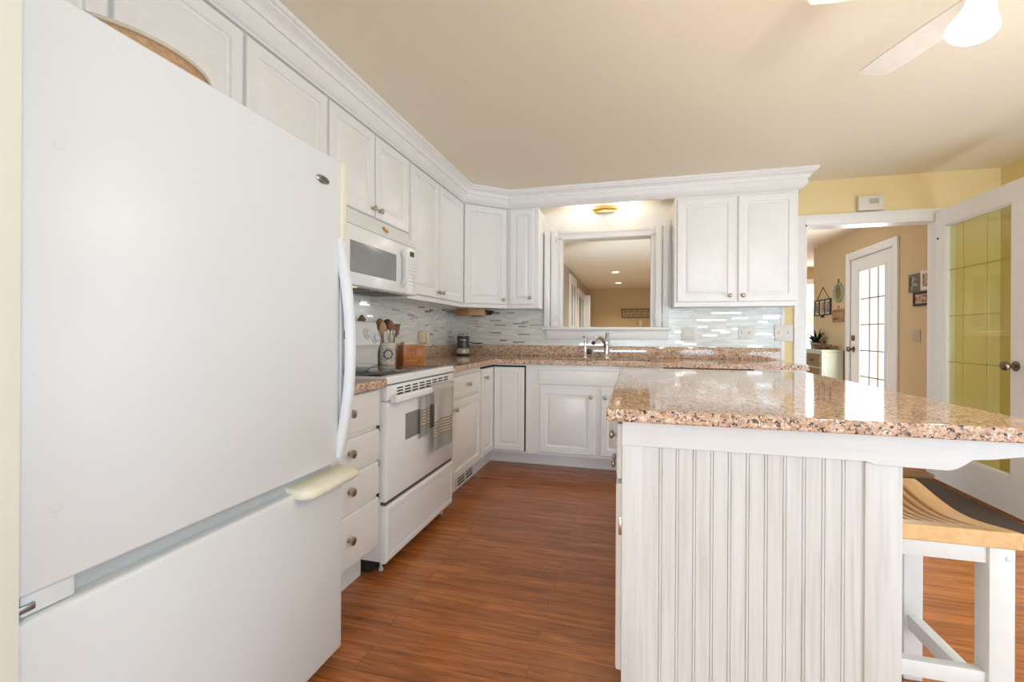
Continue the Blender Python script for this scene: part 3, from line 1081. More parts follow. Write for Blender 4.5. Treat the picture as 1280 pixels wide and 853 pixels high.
for a, b_ in zip(rows[:-1], rows[1:]):
    for i in range(6):
        j = (i + 1) % 6
        bm.faces.new((a[i], a[j], b_[j], b_[i]))
bm.faces.new(list(reversed(rows[0])))
bm.faces.new(rows[-1])
bmesh.ops.recalc_face_normals(bm, faces=bm.faces[:])
obj('grip', bm, FRIDGE, h, sharp=60)
# freezer handle, a cream lip at the top right of the drawer
bm = B()
yy0, yy1 = 1.075, 1.325
prf = [(-0.955, 0.600), (FX + 0.004, 0.596), (FX + 0.040, 0.592), (FX + 0.052, 0.600), (FX + 0.052, 0.612), (FX + 0.044, 0.622), (FX + 0.010, 0.628), (-0.955, 0.630)]
ring = []
ys = [yy0, yy0 + 0.012, yy0 + 0.03, yy1 - 0.03, yy1 - 0.012, yy1]
sc = [0.45, 0.85, 1.0, 1.0, 0.85, 0.45]
for y, s in zip(ys, sc):
    ring.append([bm.verts.new((FX + (x - FX) * (s if x > FX else 1), y, 0.611 + (z - 0.611) * (0.6 + 0.4 * s))) for x, z in prf])
for a, b_ in zip(ring[:-1], ring[1:]):
    for i in range(len(prf)):
        j = (i + 1) % len(prf)
        bm.faces.new((a[i], a[j], b_[j], b_[i]))
bm.faces.new(ring[0])
bm.faces.new(list(reversed(ring[-1])))
bmesh.ops.recalc_face_normals(bm, faces=bm.faces[:])
h = obj('drawer_handle', bm, CREAM_PL, fd, sharp=60)
h['label'] = 'cream moulded freezer handle'
bm = lathe(B(), [(0.010, 0), (0.030, 0.0005), (0.030, 0.003), (0.026, 0.005), (0.005, 0.0052)], (FX - 0.0005, 1.185, 1.541), (1, 0, 0), 28, sx=1.0, sy=0.42)
bd = obj('badge', bm, plain('silver_badge', (0.42, 0.42, 0.43), 0.25, metal=1.0), dr)
bm = lathe(B(), [(0.008, 0), (0.020, 0.0005), (0.019, 0.0015), (0.004, 0.002)], (FX + 0.0042, 1.190, 1.541), (1, 0, 0), 24, sx=1.0, sy=0.40)
obj('badge_centre', bm, plain('pewter_badge', (0.22, 0.22, 0.23), 0.3, metal=1.0), bd)
for z in (1.38, 0.777):
    bm = lathe(B(), [(0.0085, 0), (0.0085, 0.0008), (0.006, 0.0014), (0.002, 0.0015)], (FX - 0.0004, 0.528, z), (1, 0, 0), 18)
    obj('plug_cap', bm, plain('cap_enamel', (0.68, 0.71, 0.73), 0.35), dr)
bm = box(B(), (-0.985, FY0 + 0.012, 0.614), (-0.932, FY0 + 0.085, 0.648), 0.003)
obj('hinge_cover', bm, FRIDGE, t)
bm = box(B(), (-0.97, FY0 + 0.001, 0.622), (-0.928, FY0 + 0.03, 0.634), 0.002)
obj('hinge_pin', bm, plain('hinge_steel', (0.35, 0.37, 0.38), 0.3, metal=1.0), t)

# oval woven tray on the fridge top
bm = B()
oc = Vector((-1.26, 0.865, 1.6155))
lathe(bm, [(0.70, 0.0), (0.74, 0.004), (0.90, 0.085), (0.975, 0.148), (0.985, 0.154), (0.960, 0.154), (0.88, 0.085), (0.72, 0.014), (0.05, 0.012)], oc, (0, 0, 1), 56, sx=0.155, sy=0.190, up=(0, 1, 0))
t = thing('woven_tray', 'oval brown woven tray lying on top of the fridge', 'tray', oc)
obj('bowl', bm, WICKER, t, sharp=50)
bm = B()
pts = [(oc.x + 0.155 * math.cos(2 * PI * k / 56), oc.y + 0.190 * math.sin(2 * PI * k / 56), oc.z + 0.156) for k in range(57)]
tube(bm, pts, 0.0055, 8, caps=False)
obj('rim', bm, WICKRIM, t)


# ------------------------------------------------------------------ microwave
MX = -1.283
t = thing('microwave', 'white over-the-range microwave hung under the short cabinet', 'microwave', (-1.46, 2.16, 1.30))
MY0, MY1 = 1.797, 2.584
MYR = 2.535
bm = B()
prism(bm, [(XW + 0.009, MY0, 1.302), (-1.310, MY0, 1.302), (-1.310, MY0, 1.590), (-1.375, MY0, 1.684), (XW + 0.009, MY0, 1.684)], (0, MYR - MY0, 0))
obj('body', bm, APPL, t)
bm = B()
prism(bm, [(-1.308, MY0, 1.593), (-1.287, MY0, 1.590), (-1.355, MY0, 1.687), (-1.372, MY0, 1.685)], (0, MYR - MY0, 0))
vg = obj('vent_panel', bm, APPL, t)
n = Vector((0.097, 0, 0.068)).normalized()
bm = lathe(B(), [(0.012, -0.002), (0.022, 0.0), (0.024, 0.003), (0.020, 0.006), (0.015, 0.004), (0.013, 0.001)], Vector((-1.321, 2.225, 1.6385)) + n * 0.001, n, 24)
k = obj('knob_reflection', bm, BRASS, vg)  # brass ring modelled in place of a knob's reflection
k['label'] = 'small brass ring standing for a knob reflection on the sloping vent'
DYR = 2.395
bm = B()
ringpanel(bm, (MX, MY0, 1.302), (0, 1, 0), (0, 0, 1), (1, 0, 0), DYR - MY0, 0.287, [(0, -0.006), (0.003, -0.002), (0.008, 0)], 0.026)
dr = obj('door', bm, APPL, t)
bm = B()
ringpanel(bm, (MX + 0.0005, 1.848, 1.362), (0, 1, 0), (0, 0, 1), (1, 0, 0), 2.279 - 1.848, 0.150, [(0, 0), (0.003, 0.0022), (0.007, 0.0010)], 0.004)
obj('door_window', bm, MWGLASS, dr)
bm = B()
yh = 2.345
rows = []
for k in range(13):
    s = k / 12
    z = 1.335 + 0.215 * s
    out = 0.030 * min(1, 4 * s, 4 * (1 - s)) ** 0.5 + 0.002
    rows.append([bm.verts.new(p) for p in ((MX + max(0, out - 0.016), yh - 0.016, z), (MX + out, yh - 0.014, z), (MX + out + 0.004, yh, z), (MX + out, yh + 0.014, z), (MX + max(0, out - 0.016), yh + 0.016, z))])
for a, b_ in zip(rows[:-1], rows[1:]):
    for i in range(5):
        j = (i + 1) % 5
        bm.faces.new((a[i], a[j], b_[j], b_[i]))
bm.faces.new(rows[0])
bm.faces.new(list(reversed(rows[-1])))
bmesh.ops.recalc_face_normals(bm, faces=bm.faces[:])
obj('handle', bm, APPL, dr, sharp=60)
bm = B()
ringpanel(bm, (MX, DYR + 0.003, 1.302), (0, 1, 0), (0, 0, 1), (1, 0, 0), MYR - DYR - 0.003, 0.287, [(0, -0.006), (0.003, -0.002), (0.008, 0)], 0.026)
cpn = obj('control_panel', bm, APPL, t)
obj('display', box(B(), (MX - 0.001, 2.440, 1.530), (MX + 0.0015, 2.490, 1.560)), BLACK, cpn)
for r_ in range(8):
    for c_ in range(3):
        y = 2.432 + c_ * 0.028
        z = 1.505 - r_ * 0.0215
        obj('button', box(B(), (MX - 0.001, y, z), (MX + 0.001, y + 0.016, z + (0.006 if r_ < 3 else 0.010)), 0.0004), LTGREY, cpn)
bm = B()
box(bm, (-1.60, MY0 + 0.02, 1.2985), (-1.30, MYR - 0.02, 1.303))
ug = obj('underside_plate', bm, LTGREY, t)
for y0, y1 in ((MY0 + 0.06, 2.13), (2.19, MYR - 0.06)):
    bm = B()
    box(bm, (-1.54, y0, 1.2955), (-1.35, y1, 1.2985))
    obj('grease_filter', bm, plain('filter_mesh', (0.16, 0.14, 0.12), 0.45, metal=0.8, var=0.5, scale=(260, 260, 260)), ug)
bm = box(B(), (-1.345, 1.86, 1.2955), (-1.315, 1.96, 1.2985))
obj('cooktop_lamp', bm, emis('lit_hood_lamp', (1.0, 0.78, 0.45), 0.3), ug)

# ------------------------------------------------------------------ base cabinets
XB, YB, ZB, ZCT = -1.06, 3.42, 0.138, 0.836
XBC, YBC = XB - DT, YB + DT
XT, YT = -1.155, 3.64
t = thing('base_cabinet', 'white four-drawer base cabinet between fridge and range', 'cabinet', (-1.36, 1.53, 0))
bm = box(B(), (XW + 0.01, 1.302, ZB), (XBC - 0.0005, 1.755, ZCT - 0.001))
obj('cabinet_body', bm, WHITE, t)
obj('toe_kick', box(B(), (XW + 0.01, 1.302, 0.0), (XT, 1.755, ZB)), WHITE, t)
for z0, z1 in ((0.150, 0.357), (0.372, 0.513), (0.527, 0.654), (0.669, 0.824)):
    d = door_y(t, 1.306, 1.748, z0, z1, XB, SLAB, 'drawer')
    knob(d, (XB, 1.527, (z0 + z1) / 2 + 0.01), (1, 0, 0), 0.017)
for z in (0.36, 0.50, 0.655):
    obj('bumper', box(B(), (XB - 0.016, 1.7485, z - 0.012), (XB - 0.004, 1.7545, z + 0.012)), DKGREY, t)

t = thing('base_cabinet', 'white base cabinet with one drawer over one door right of the range', 'cabinet', (-1.36, 2.83, 0))
bm = box(B(), (XW + 0.01, 2.540, ZB), (XBC - 0.0005, 3.128, ZCT - 0.001))
obj('cabinet_body', bm, WHITE, t)
tk = obj('toe_kick', box(B(), (XW + 0.01, 2.540, 0.0), (XT, 3.128, ZB)), WHITE, t)
d = door_y(t, 2.566, 3.105, 0.663, 0.800, XB, SLAB, 'drawer')
knob(d, (XB, 2.835, 0.735), (1, 0, 0))
d = door_y(t, 2.566, 3.105, 0.155, 0.646, XB)
knob(d, (XB, 2.600, 0.598), (1, 0, 0))
# floor register set in the toe kick
t2 = thing('toe_kick_register', 'white slotted register in the toe kick right of the range', 'register', (XT, 3.02, 0.0))
obj('plate', box(B(), (XT + 0.0005, 2.86, 0.012), (XT + 0.006, 3.20, 0.100), 0.002), TRIM, t2)
for y in (2.885, 3.045):
    bm = B()
    for z in (0.026, 0.048, 0.070):
        box(bm, (XT + 0.0055, y, z), (XT + 0.0068, y + 0.13, z + 0.013))
    obj('slot', bm, plain('slot_shadow', (0.10, 0.10, 0.10), 0.8), t2)

t = thing('corner_base_cabinet', 'white corner base cabinet with a folding two-leaf door in a dark gap', 'cabinet', (-1.36, 3.8, 0))
bm = B()
xs = [XW + 0.01, XBC - 0.0005, -0.800]
ysl = [3.129, YBC + 0.0005, YW - 0.01]
gridslab(bm, xs, ysl, lambda i, j: not (i == 1 and j == 0), ZB, ZCT - 0.001)
obj('cabinet_body', bm, WHITE, t)
bm = B()
gridslab(bm, [XW + 0.01, XT, -0.800], [3.129, YT, YW - 0.01], lambda i, j: not (i == 1 and j == 0), 0.0, ZB)
obj('toe_kick', bm, WHITE, t)
bm = B()
box(bm, (XBC - 0.0004, 3.145, 0.808), (XBC + 0.004, YBC - 0.001, 0.822))
box(bm, (XBC, YBC - 0.004, 0.808), (-0.802, YBC + 0.0004, 0.822))
box(bm, (-0.8125, YBC - 0.004, 0.150), (-0.802, YBC + 0.0004, 0.822))
obj('door_gap_shade', bm, DARK, t)  # dark strips painted as the shade in the gap around the leaves
d = door_y(t, 3.150, YB - 0.0015, 0.155, 0.810, XB, RAISED_S, 'door')
knob(d, (XB, 3.205, 0.742), (1, 0, 0))
door_x(t, XB + 0.0015, -0.812, 0.155, 0.810, YB, RAISED_S, 'door')

t = thing('sink_cabinet', 'white double-door sink base cabinet below the faucet', 'cabinet', (-0.3, 3.75, 0))
obj('cabinet_body', box(B(), (-0.799, YBC + 0.0005, ZB), (0.218, YW - 0.01, 0.64)), WHITE, t)
bm = B()
box(bm, (-0.799, YBC + 0.0005, 0.64), (0.218, YBC + 0.02, ZCT - 0.001))
obj('front_rail', bm, WHITE, t)
obj('toe_kick', box(B(), (-0.799, YT, 0.0), (0.218, YW - 0.01, ZB)), WHITE, t)
door_x(t, -0.702, 0.195, 0.680, 0.797, YB, SLAB, 'false_drawer_front')
d = door_x(t, -0.688, -0.264, 0.157, 0.661, YB)
knob(d, (-0.295, YB, 0.600), (0, -1, 0))
d = door_x(t, -0.224, 0.195, 0.157, 0.661, YB)
knob(d, (-0.190, YB, 0.600), (0, -1, 0))

t = thing('dishwasher', 'white dishwasher under the counter, mostly hidden behind the island', 'dishwasher', (0.515, 3.75, 0))
obj('body', box(B(), (0.222, YBC + 0.03, 0.02), (0.812, YW - 0.01, 0.795)), DARK, t)
obj('front_panel', box(B(), (0.224, YB - 0.005, 0.12), (0.809, YBC + 0.028, 0.790), 0.006), APPL, t)
obj('toe_panel', box(B(), (0.224, YT, 0.005), (0.809, YT + 0.02, 0.115)), APPL, t)
obj('top_gap_shade', box(B(), (0.228, YB + 0.004, 0.790), (0.806, YBC + 0.02, 0.826)), BLACK, t)  # black strip painting the shaded gap above the dishwasher front

t = thing('base_cabinet', 'white end base cabinet at the doorway end of the sink counter', 'cabinet', (0.96, 3.75, 0))
obj('cabinet_body', box(B(), (0.816, YBC + 0.0005, ZB), (1.10, YW - 0.02, ZCT - 0.001)), WHITE, t)
obj('toe_kick', box(B(), (0.816, YT, 0.0), (1.10, YW - 0.02, ZB)), WHITE, t)
door_x(t, 0.835, 1.090, 0.157, 0.797, YB, RAISED_S)

# ------------------------------------------------------------------ countertops
CT0, CT1 = 0.836, 0.870
SX0, SX1, SY0, SY1 = -0.62, 0.135, 3.50, 3.86
t = thing('countertop', 'speckled pink brown granite L-shaped countertop with the sink', 'countertop', (-0.6, 3.75, CT0))
bm = B()
gridslab(bm, [XW + 0.0095, -1.03, SX0, SX1, 1.138], [2.531, 3.39, SY0, SY1, YW - 0.0095],
         lambda i, j: (i == 0) or (j >= 1 and not (i == 2 and j == 2)), CT0, CT1)
obj('slab', bm, [GRANITE, GRANITE_E], t, origin=(0, 0, 0), bevel=0.004)
bm = B()
box(bm, (XW + 0.0095, 2.532, CT1), (XW + 0.029, YW - 0.0095, 0.967), 0.002)
box(bm, (XW + 0.029, YW - 0.029, CT1), (1.163, YW - 0.0095, 0.967), 0.002)
obj('upstand', bm, GRANITE, t, origin=(0, 0, 0))
t = thing('countertop', 'short speckled granite countertop between fridge and range', 'countertop', (-1.35, 1.53, CT0))
bm = box(B(), (XW + 0.0095, 1.300, CT0), (-1.03, 1.7605, CT1))
obj('slab', bm, [GRANITE, GRANITE_E], t, origin=(0, 0, 0), bevel=0.004)
bm = box(B(), (XW + 0.0095, 1.300, CT1), (XW + 0.029, 1.760, 0.967), 0.002)
obj('upstand', bm, GRANITE, t, origin=(0, 0, 0))

# undermount sink
t = thing('sink', 'undermount steel sink set in the granite counter under the opening', 'sink', (-0.24, 3.68, 0.68))
bm = B()
a0, a1, b0, b1 = SX0 - 0.012, SX1 + 0.012, SY0 - 0.012, SY1 + 0.012
for lo, hi in (((a0, b0, 0.66), (a1, b1, 0.668)), ((a0, b0, 0.668), (SX0 - 0.002, b1, CT0 - 0.001)), ((SX1 + 0.002, b0, 0.668), (a1, b1, CT0 - 0.001)),
               ((SX0 - 0.002, b0, 0.668), (SX1 + 0.002, SY0 - 0.002, CT0 - 0.001)), ((SX0 - 0.002, SY1 + 0.002, 0.668), (SX1 + 0.002, b1, CT0 - 0.001))):
    box(bm, lo, hi)
obj('basin', bm, STEEL, t)
obj('drain', lathe(B(), [(0.045, 0), (0.045, 0.003), (0.03, 0.003), (0.02, 0.001)], (-0.24, 3.68, 0.668), (0, 0, 1), 20), CHROME, t)

# faucet and soap dispenser
fx, fy = -0.212, 3.955
t = thing('faucet', 'chrome kitchen faucet with arched spout behind the sink', 'faucet', (fx, fy, CT1))
bm = lathe(B(), [(0.031, 0), (0.031, 0.006), (0.022, 0.014), (0.019, 0.03), (0.017, 0.09), (0.019, 0.12), (0.021, 0.135), (0.014, 0.150), (0.006, 0.155)], (fx, fy, CT1 + 0.0005), (0, 0, 1), 22)
obj('body', bm, CHROME, t, sharp=60)
pts = []
for k in range(15):
    s = k / 14
    ang = s * PI * 0.80
    pts.append((fx - 0.004 - 0.052 * (1 - math.cos(ang)), fy - 0.10 * (1 - math.cos(ang)) / 1.8 - 0.01, CT1 + 0.055 + 0.105 * math.sin(ang) + 0.02 * s))
bm = tube(B(), pts, [0.015 - 0.003 * (k / 14) for k in range(15)], 14)
sp = obj('spout', bm, CHROME, t, sharp=60)
p = Vector(pts[-1])
bm = lathe(B(), [(0.013, 0), (0.016, 0.005), (0.017, 0.022), (0.010, 0.024)], p, (-0.25, -0.45, -0.7), 16)
obj('spray_head', bm, plain('black_nickel', (0.12, 0.11, 0.10), 0.25, metal=1.0), sp)
bm = tube(B(), [(fx, fy, CT1 + 0.150), (fx + 0.003, fy + 0.004, CT1 + 0.175), (fx + 0.006, fy + 0.01, CT1 + 0.215)], [0.010, 0.012, 0.013], 14)
obj('lever', bm, plain('dark_nickel', (0.30, 0.27, 0.24), 0.2, metal=1.0), t, sharp=60)
sx, sy = -0.394, 3.955
t = thing('soap_dispenser', 'slim chrome soap pump left of the faucet', 'soap dispenser', (sx, sy, CT1))
bm = lathe(B(), [(0.022, 0), (0.022, 0.005), (0.014, 0.014), (0.010, 0.05), (0.008, 0.11), (0.010, 0.135), (0.011, 0.150), (0.005, 0.152)], (sx, sy, CT1 + 0.0005), (0, 0, 1), 18)
obj('body', bm, CHROME, t, sharp=60)
bm = tube(B(), [(sx, sy, CT1 + 0.150), (sx - 0.002, sy, CT1 + 0.172), (sx - 0.010, sy - 0.012, CT1 + 0.190), (sx - 0.016, sy - 0.03, CT1 + 0.178)], 0.0065, 12)
obj('nozzle', bm, CHROME, t, sharp=60)


# ------------------------------------------------------------------ outlets and switches
def plate_y(label, cat, x0, x1, z0, z1, yf, kinds, name='outlet', mat=None):
    t = thing(name, label, cat, ((x0 + x1) / 2, yf, z0))
    obj('cover_plate', box(B(), (x0, yf - 0.006, z0), (x1, yf - 0.0003, z1), 0.002), mat or OFFWHITE, t)
    n = len(kinds)
    for i, k in enumerate(kinds):
        cx = x0 + (x1 - x0) * (i + 0.5) / n
        zc = (z0 + z1) / 2
        if k == 'S':
            obj('toggle', box(B(), (cx - 0.005, yf - 0.016, zc - 0.006), (cx + 0.005, yf - 0.0055, zc + 0.012), 0.001), mat or OFFWHITE, t)
        else:
            for dz in (-0.022, 0.022):
                bm = lathe(B(), [(0.014, 0), (0.014, 0.0015), (0.004, 0.002)], (cx, yf - 0.0055, zc + dz), (0, -1, 0), 18)
                r_ = obj('socket', bm, mat or OFFWHITE, t)
                bm = B()
                for q in (-0.005, 0.005):
                    box(bm, (cx + q - 0.001, yf - 0.0083, zc + dz - 0.004), (cx + q + 0.001, yf - 0.0073, zc + dz + 0.005))
                obj('slot', bm, DKGREY, r_)
    return t


TF = YW - 0.008
plate_y('two-gang switch and outlet plate on the tile nearest the sink opening', 'outlet', 0.404, 0.519, 1.022, 1.131, TF, 'SO', 'outlet')
plate_y('two-gang toggle switch plate in the middle of the back wall tile', 'switch', 0.851, 0.969, 1.033, 1.145, TF, 'SS', 'switch_plate')
plate_y('two-gang toggle switch plate at the end of the tile by the doorway', 'switch', 1.120, 1.252, 1.025, 1.155, YW - 0.0135, 'SS', 'switch_plate')
t = thing('outlet', 'small outlet in the granite upstand behind the faucet', 'outlet', (-0.372, YW - 0.029, 0.885))
obj('cover_plate', box(B(), (-0.400, YW - 0.0345, 0.886), (-0.330, YW - 0.0293, 0.945), 0.001), plain('tan_plate', (0.50, 0.38, 0.28), 0.4), t)
obj('socket', box(B(), (-0.385, YW - 0.0360, 0.893), (-0.345, YW - 0.0345, 0.938), 0.001), BLACK, t)
# outlet on the left wall with two plugged-in fresheners
t = thing('outlet', 'double outlet plate on the left wall tile behind the wooden boxes', 'outlet', (XW + 0.008, 3.34, 1.01))
obj('cover_plate', box(B(), (XW + 0.0083, 3.275, 1.005), (XW + 0.014, 3.405, 1.155), 0.002), plain('ivory_plate', (0.70, 0.67, 0.60), 0.4), t)
for y in (3.31, 3.37):
    obj('socket', box(B(), (XW + 0.0138, y - 0.017, 1.09), (XW + 0.0155, y + 0.017, 1.125), 0.001), OFFWHITE, t)
for y, z0, z1, lab in ((3.295, 0.995, 1.085, 'cream plug-in freshener on the left wall, nearer to the range'), (3.368, 0.985, 1.080, 'cream plug-in freshener on the left wall, nearer to the corner')):
    q = thing('plug_in_freshener', lab, 'air freshener', (XW + 0.016, y, z0))
    obj('housing', box(B(), (XW + 0.0158, y - 0.022, z0), (XW + 0.060, y + 0.022, z1), 0.008), plain('cream_plastic', (0.80, 0.66, 0.50), 0.4), q)
    obj('vent_cap', lathe(B(), [(0.012, 0), (0.012, 0.006), (0.006, 0.010)], (XW + 0.040, y, z1 + 0.0002), (0, 0, 1), 16), OFFWHITE, q)

# ------------------------------------------------------------------ range
RX, RY0, RY1 = -1.034, 1.764, 2.527
t = thing('range', 'white electric range with black glass cooktop between the base cabinets', 'range', (-1.34, 2.145, 0))
bm = box(B(), (-1.62, RY0 + 0.003, 0.06), (-1.068, RY1 - 0.003, 0.84), 0.003)
obj('body', bm, APPL, t)
obj('base_shade', box(B(), (-1.60, RY0 + 0.01, 0.004), (-1.12, RY1 - 0.01, 0.0595)), DARK, t)  # black box painting the shade beneath the range
for y in (RY0 + 0.05, RY1 - 0.05):
    obj('foot', lathe(B(), [(0.011, 0), (0.011, 0.010), (0.006, 0.014), (0.006, 0.0545)], (-1.09, y, 0.0005), (0, 0, 1), 12), LTGREY, t)
bm = B()
prism(bm, [(-1.610, RY0, 0.842), (-1.040, RY0, 0.842), (RX, RY0, 0.847), (RX, RY0, 0.868), (-1.042, RY0, 0.8765), (-1.610, RY0, 0.8765)], (0, RY1 - RY0, 0))
ct = obj('cooktop_frame', bm, APPL, t)
bm = box(B(), (-1.545, RY0 + 0.022, 0.8763), (-1.085, RY1 - 0.022, 0.8785), 0.001)
gl = obj('cooktop_glass', bm, COOKTOP, ct)
for bx, by, br in ((-1.20, 1.97, 0.105), (-1.20, 2.33, 0.08), (-1.43, 1.97, 0.08), (-1.43, 2.33, 0.095)):
    bm = B()
    for q in (1.0, 0.72):
        lathe(bm, [(br * q - 0.0015, 0), (br * q + 0.0015, 0), (br * q + 0.0015, 0.0003), (br * q - 0.0015, 0.0003), (br * q - 0.0015, 0)], (bx, by, 0.8784), (0, 0, 1), 40, False, False)
    obj('burner_ring', bm, plain('burner_print', (0.16, 0.16, 0.16), 0.3), gl)
# back guard
bm = B()
prism(bm, [(-1.640, RY0, 0.84), (-1.548, RY0, 0.84), (-1.548, RY0, 0.955), (-1.540, RY0, 0.985), (-1.530, RY0, 0.998), (-1.556, RY0, 1.125), (-1.566, RY0, 1.142), (-1.640, RY0, 1.142)], (0, RY1 - RY0, 0))
bg = obj('back_panel', bm, APPL, t, bevel=0.004)
nn = Vector((0.127, 0, 0.026)).normalized()
for y, z in ((1.86, 1.062), (1.945, 1.042), (2.395, 1.066), (2.470, 1.040)):
    bm = lathe(B(), [(0.030, 0), (0.030, 0.003), (0.020, 0.006), (0.022, 0.022), (0.018, 0.026), (0.004, 0.027)], Vector((-1.543 - (z - 1.06) * 0.2, y, z)), nn, 22)
    kb = obj('control_knob', bm, APPL, bg)
    c = Vector((-1.543 - (z - 1.06) * 0.2, y, z)) + nn * 0.0268
    bm = bar(B(), c + Vector((0.005, 0, -0.018)), c + Vector((0.001, 0, 0.018)), 0.008, 0.012, nn)
    obj('grip', bm, APPL, kb)
    bm = lathe(B(), [(0.0335, 0), (0.0335, 0.001), (0.031, 0.001), (0.031, 0)], Vector((-1.543 - (z - 1.06) * 0.2, y, z)) + nn * 0.0004, nn, 28, False, False)
    obj('dial_ring', bm, plain('red_grey_print', (0.55, 0.36, 0.33), 0.5), kb)
obj('display', bar(B(), (-1.5415, 2.06, 1.062), (-1.5415, 2.27, 1.062), 0.05, 0.004, nn), BLACK, bg)
# vent band with slots
bm = box(B(), (-1.075, RY0 + 0.004, 0.770), (RX - 0.003, RY1 - 0.004, 0.837), 0.003)
vb = obj('vent_band', bm, APPL, t)
for g in range(8):
    bm = B()
    y0 = 1.855 + g * 0.0755
    for r_ in range(3):
        box(bm, (RX - 0.004, y0, 0.789 + r_ * 0.0135), (RX - 0.0022, y0 + 0.056, 0.7955 + r_ * 0.0135))
    obj('vent_slot', bm, DARK, vb)
obj('gap_shadow', box(B(), (-1.075, RY0 + 0.008, 0.8372), (RX - 0.012, RY1 - 0.008, 0.8418)), DARK, t)
bm = B()
ringpanel(bm, (RX, RY0 + 0.003, 0.326), (0, 1, 0), (0, 0, 1), (1, 0, 0), RY1 - RY0 - 0.006, 0.441, [(0, -0.010), (0.003, -0.004), (0.010, 0)], 0.034)
od = obj('oven_door', bm, APPL, t)
bm = B()
ringpanel(bm, (RX + 0.0003, 1.93, 0.565), (0, 1, 0), (0, 0, 1), (1, 0, 0), 0.43, 0.125, [(0, 0), (0.004, 0.0006)], 0.003)
obj('oven_window', bm, OVGLASS, od)
bm = B()
box(bm, (RX + 0.018, RY0 + 0.018, 0.762), (RX + 0.046, RY1 - 0.115, 0.795), 0.008, 3)
for y in (RY0 + 0.022, RY1 - 0.157):
    box(bm, (RX - 0.001, y, 0.760), (RX + 0.030, y + 0.038, 0.790), 0.005)
obj('door_handle', bm, APPL, od)
obj('drawer_gap_shade', box(B(), (-1.075, RY0 + 0.006, 0.3105), (RX - 0.010, RY1 - 0.006, 0.3245)), plain('brown_gap_shade', (0.10, 0.075, 0.055), 0.6), t)  # dark strip standing in for shade between oven door and drawer
bm = B()
ringpanel(bm, (RX, RY0 + 0.003, 0.055), (0, 1, 0), (0, 0, 1), (1, 0, 0), RY1 - RY0 - 0.006, 0.254, [(0, -0.012), (0.003, -0.005), (0.012, 0), (0.030, 0.0), (0.036, -0.003), (0.05, -0.003)], 0.034)
obj('storage_drawer', bm, APPL, t, sharp=25)

# dish towel over the oven handle
t = thing('dish_towel', 'cream dish towel with brown stripes hanging over the oven door handle', 'towel', (RX + 0.05, 2.24, 0.47))
bm = B()
ny, nz = 26, 40
tx = RX + 0.046
grid = []
for k in range(nz + 1):
    s = k / nz
    row = []
    for i in range(ny + 1):
        q = i / ny
        y = 2.135 + 0.275 * q + 0.012 * (1 - q) * s
        z = 0.802 - (0.802 - 0.462) * s - 0.012 * math.sin(q * 3.0) * s
        x = tx + 0.006 + 0.010 * math.sin(q * 9.0 + 0.6) * min(1, s * 2.5) - 0.012 * s
        if k < 4:
            x = tx + 0.006 - (1 - k / 4) ** 2 * 0.030
            z = 0.802 - 0.002 * k
        row.append(bm.verts.new((x, y, z)))
    grid.append(row)
for a, b_ in zip(grid[:-1], grid[1:]):
    for i in range(ny):
        bm.faces.new((a[i], a[i + 1], b_[i + 1], b_[i]))
bmesh.ops.solidify(bm, geom=bm.faces[:], thickness=0.003)
bmesh.ops.recalc_face_normals(bm, faces=bm.faces[:])
obj('front_panel', bm, TOWEL, t, sharp=80, origin=(tx, 2.24, 0.450))
bm = B()
grid = []
for k in range(nz + 1):
    s = k / nz
    row = []
    for i in range(ny + 1):
        q = i / ny
        y = 2.055 + 0.115 * q
        z = 0.772 - (0.772 - 0.545) * s
        x = RX + 0.009 + 0.006 * math.sin(q * 12.0 + 1.0) * min(1, s * 3 + 0.4)
        row.append(bm.verts.new((x, y, z)))
    grid.append(row)
for a, b_ in zip(grid[:-1], grid[1:]):
    for i in range(ny):
        bm.faces.new((a[i], a[i + 1], b_[i + 1], b_[i]))
bmesh.ops.solidify(bm, geom=bm.faces[:], thickness=0.003)
bmesh.ops.recalc_face_normals(bm, faces=bm.faces[:])
tw = obj('back_fold', bm, TOWEL, t, sharp=80, origin=(tx, 2.24, 0.520))

# ------------------------------------------------------------------ things on the range and counters
t = thing('spoon_rest', 'shallow white dish on the left side of the cooktop', 'dish', (-1.33, 1.965, 0.879))
bm = lathe(B(), [(0.055, 0), (0.060, 0.002), (0.085, 0.022), (0.100, 0.034), (0.101, 0.038), (0.097, 0.038), (0.080, 0.024), (0.055, 0.007), (0.01, 0.006)], (-1.33, 1.965, 0.8788), (0, 0, 1), 36)
obj('dish', bm, plain('white_glaze', (0.80, 0.80, 0.78), 0.15), t, sharp=60)
t = thing('pepper_mill', 'small brown wooden shaker on the ledge of the range back panel', 'shaker', (-1.60, 2.43, 1.1425))
bm = lathe(B(), [(0.020, 0), (0.022, 0.004), (0.024, 0.014), (0.018, 0.024), (0.013, 0.028)], (-1.60, 2.43, 1.1425), (0, 0, 1), 18)
obj('body', bm, PINE, t, sharp=60)
obj('cap', lathe(B(), [(0.010, 0), (0.012, 0.004), (0.006, 0.010)], (-1.60, 2.43, 1.1707), (0, 0, 1), 14), plain('brown_cap', (0.14, 0.06, 0.03), 0.5), t)

# crock
ck = Vector((-1.525, 2.600, CT1))
t = thing('utensil_crock', 'cream ceramic crock with a painted flower beside the range', 'crock', ck)
bm = lathe(B(), [(0.046, 0), (0.050, 0.003), (0.052, 0.010), (0.052, 0.118), (0.054, 0.124), (0.054, 0.136), (0.051, 0.139), (0.047, 0.136), (0.046, 0.012), (0.01, 0.010)], ck + Vector((0, 0, 0.0005)), (0, 0, 1), 36)
cr = obj('pot', bm, CERAMIC, t, sharp=50)
toc = Vector((-ck.x, -ck.y, 0)).normalized()
side = Vector((-toc.y, toc.x, 0))


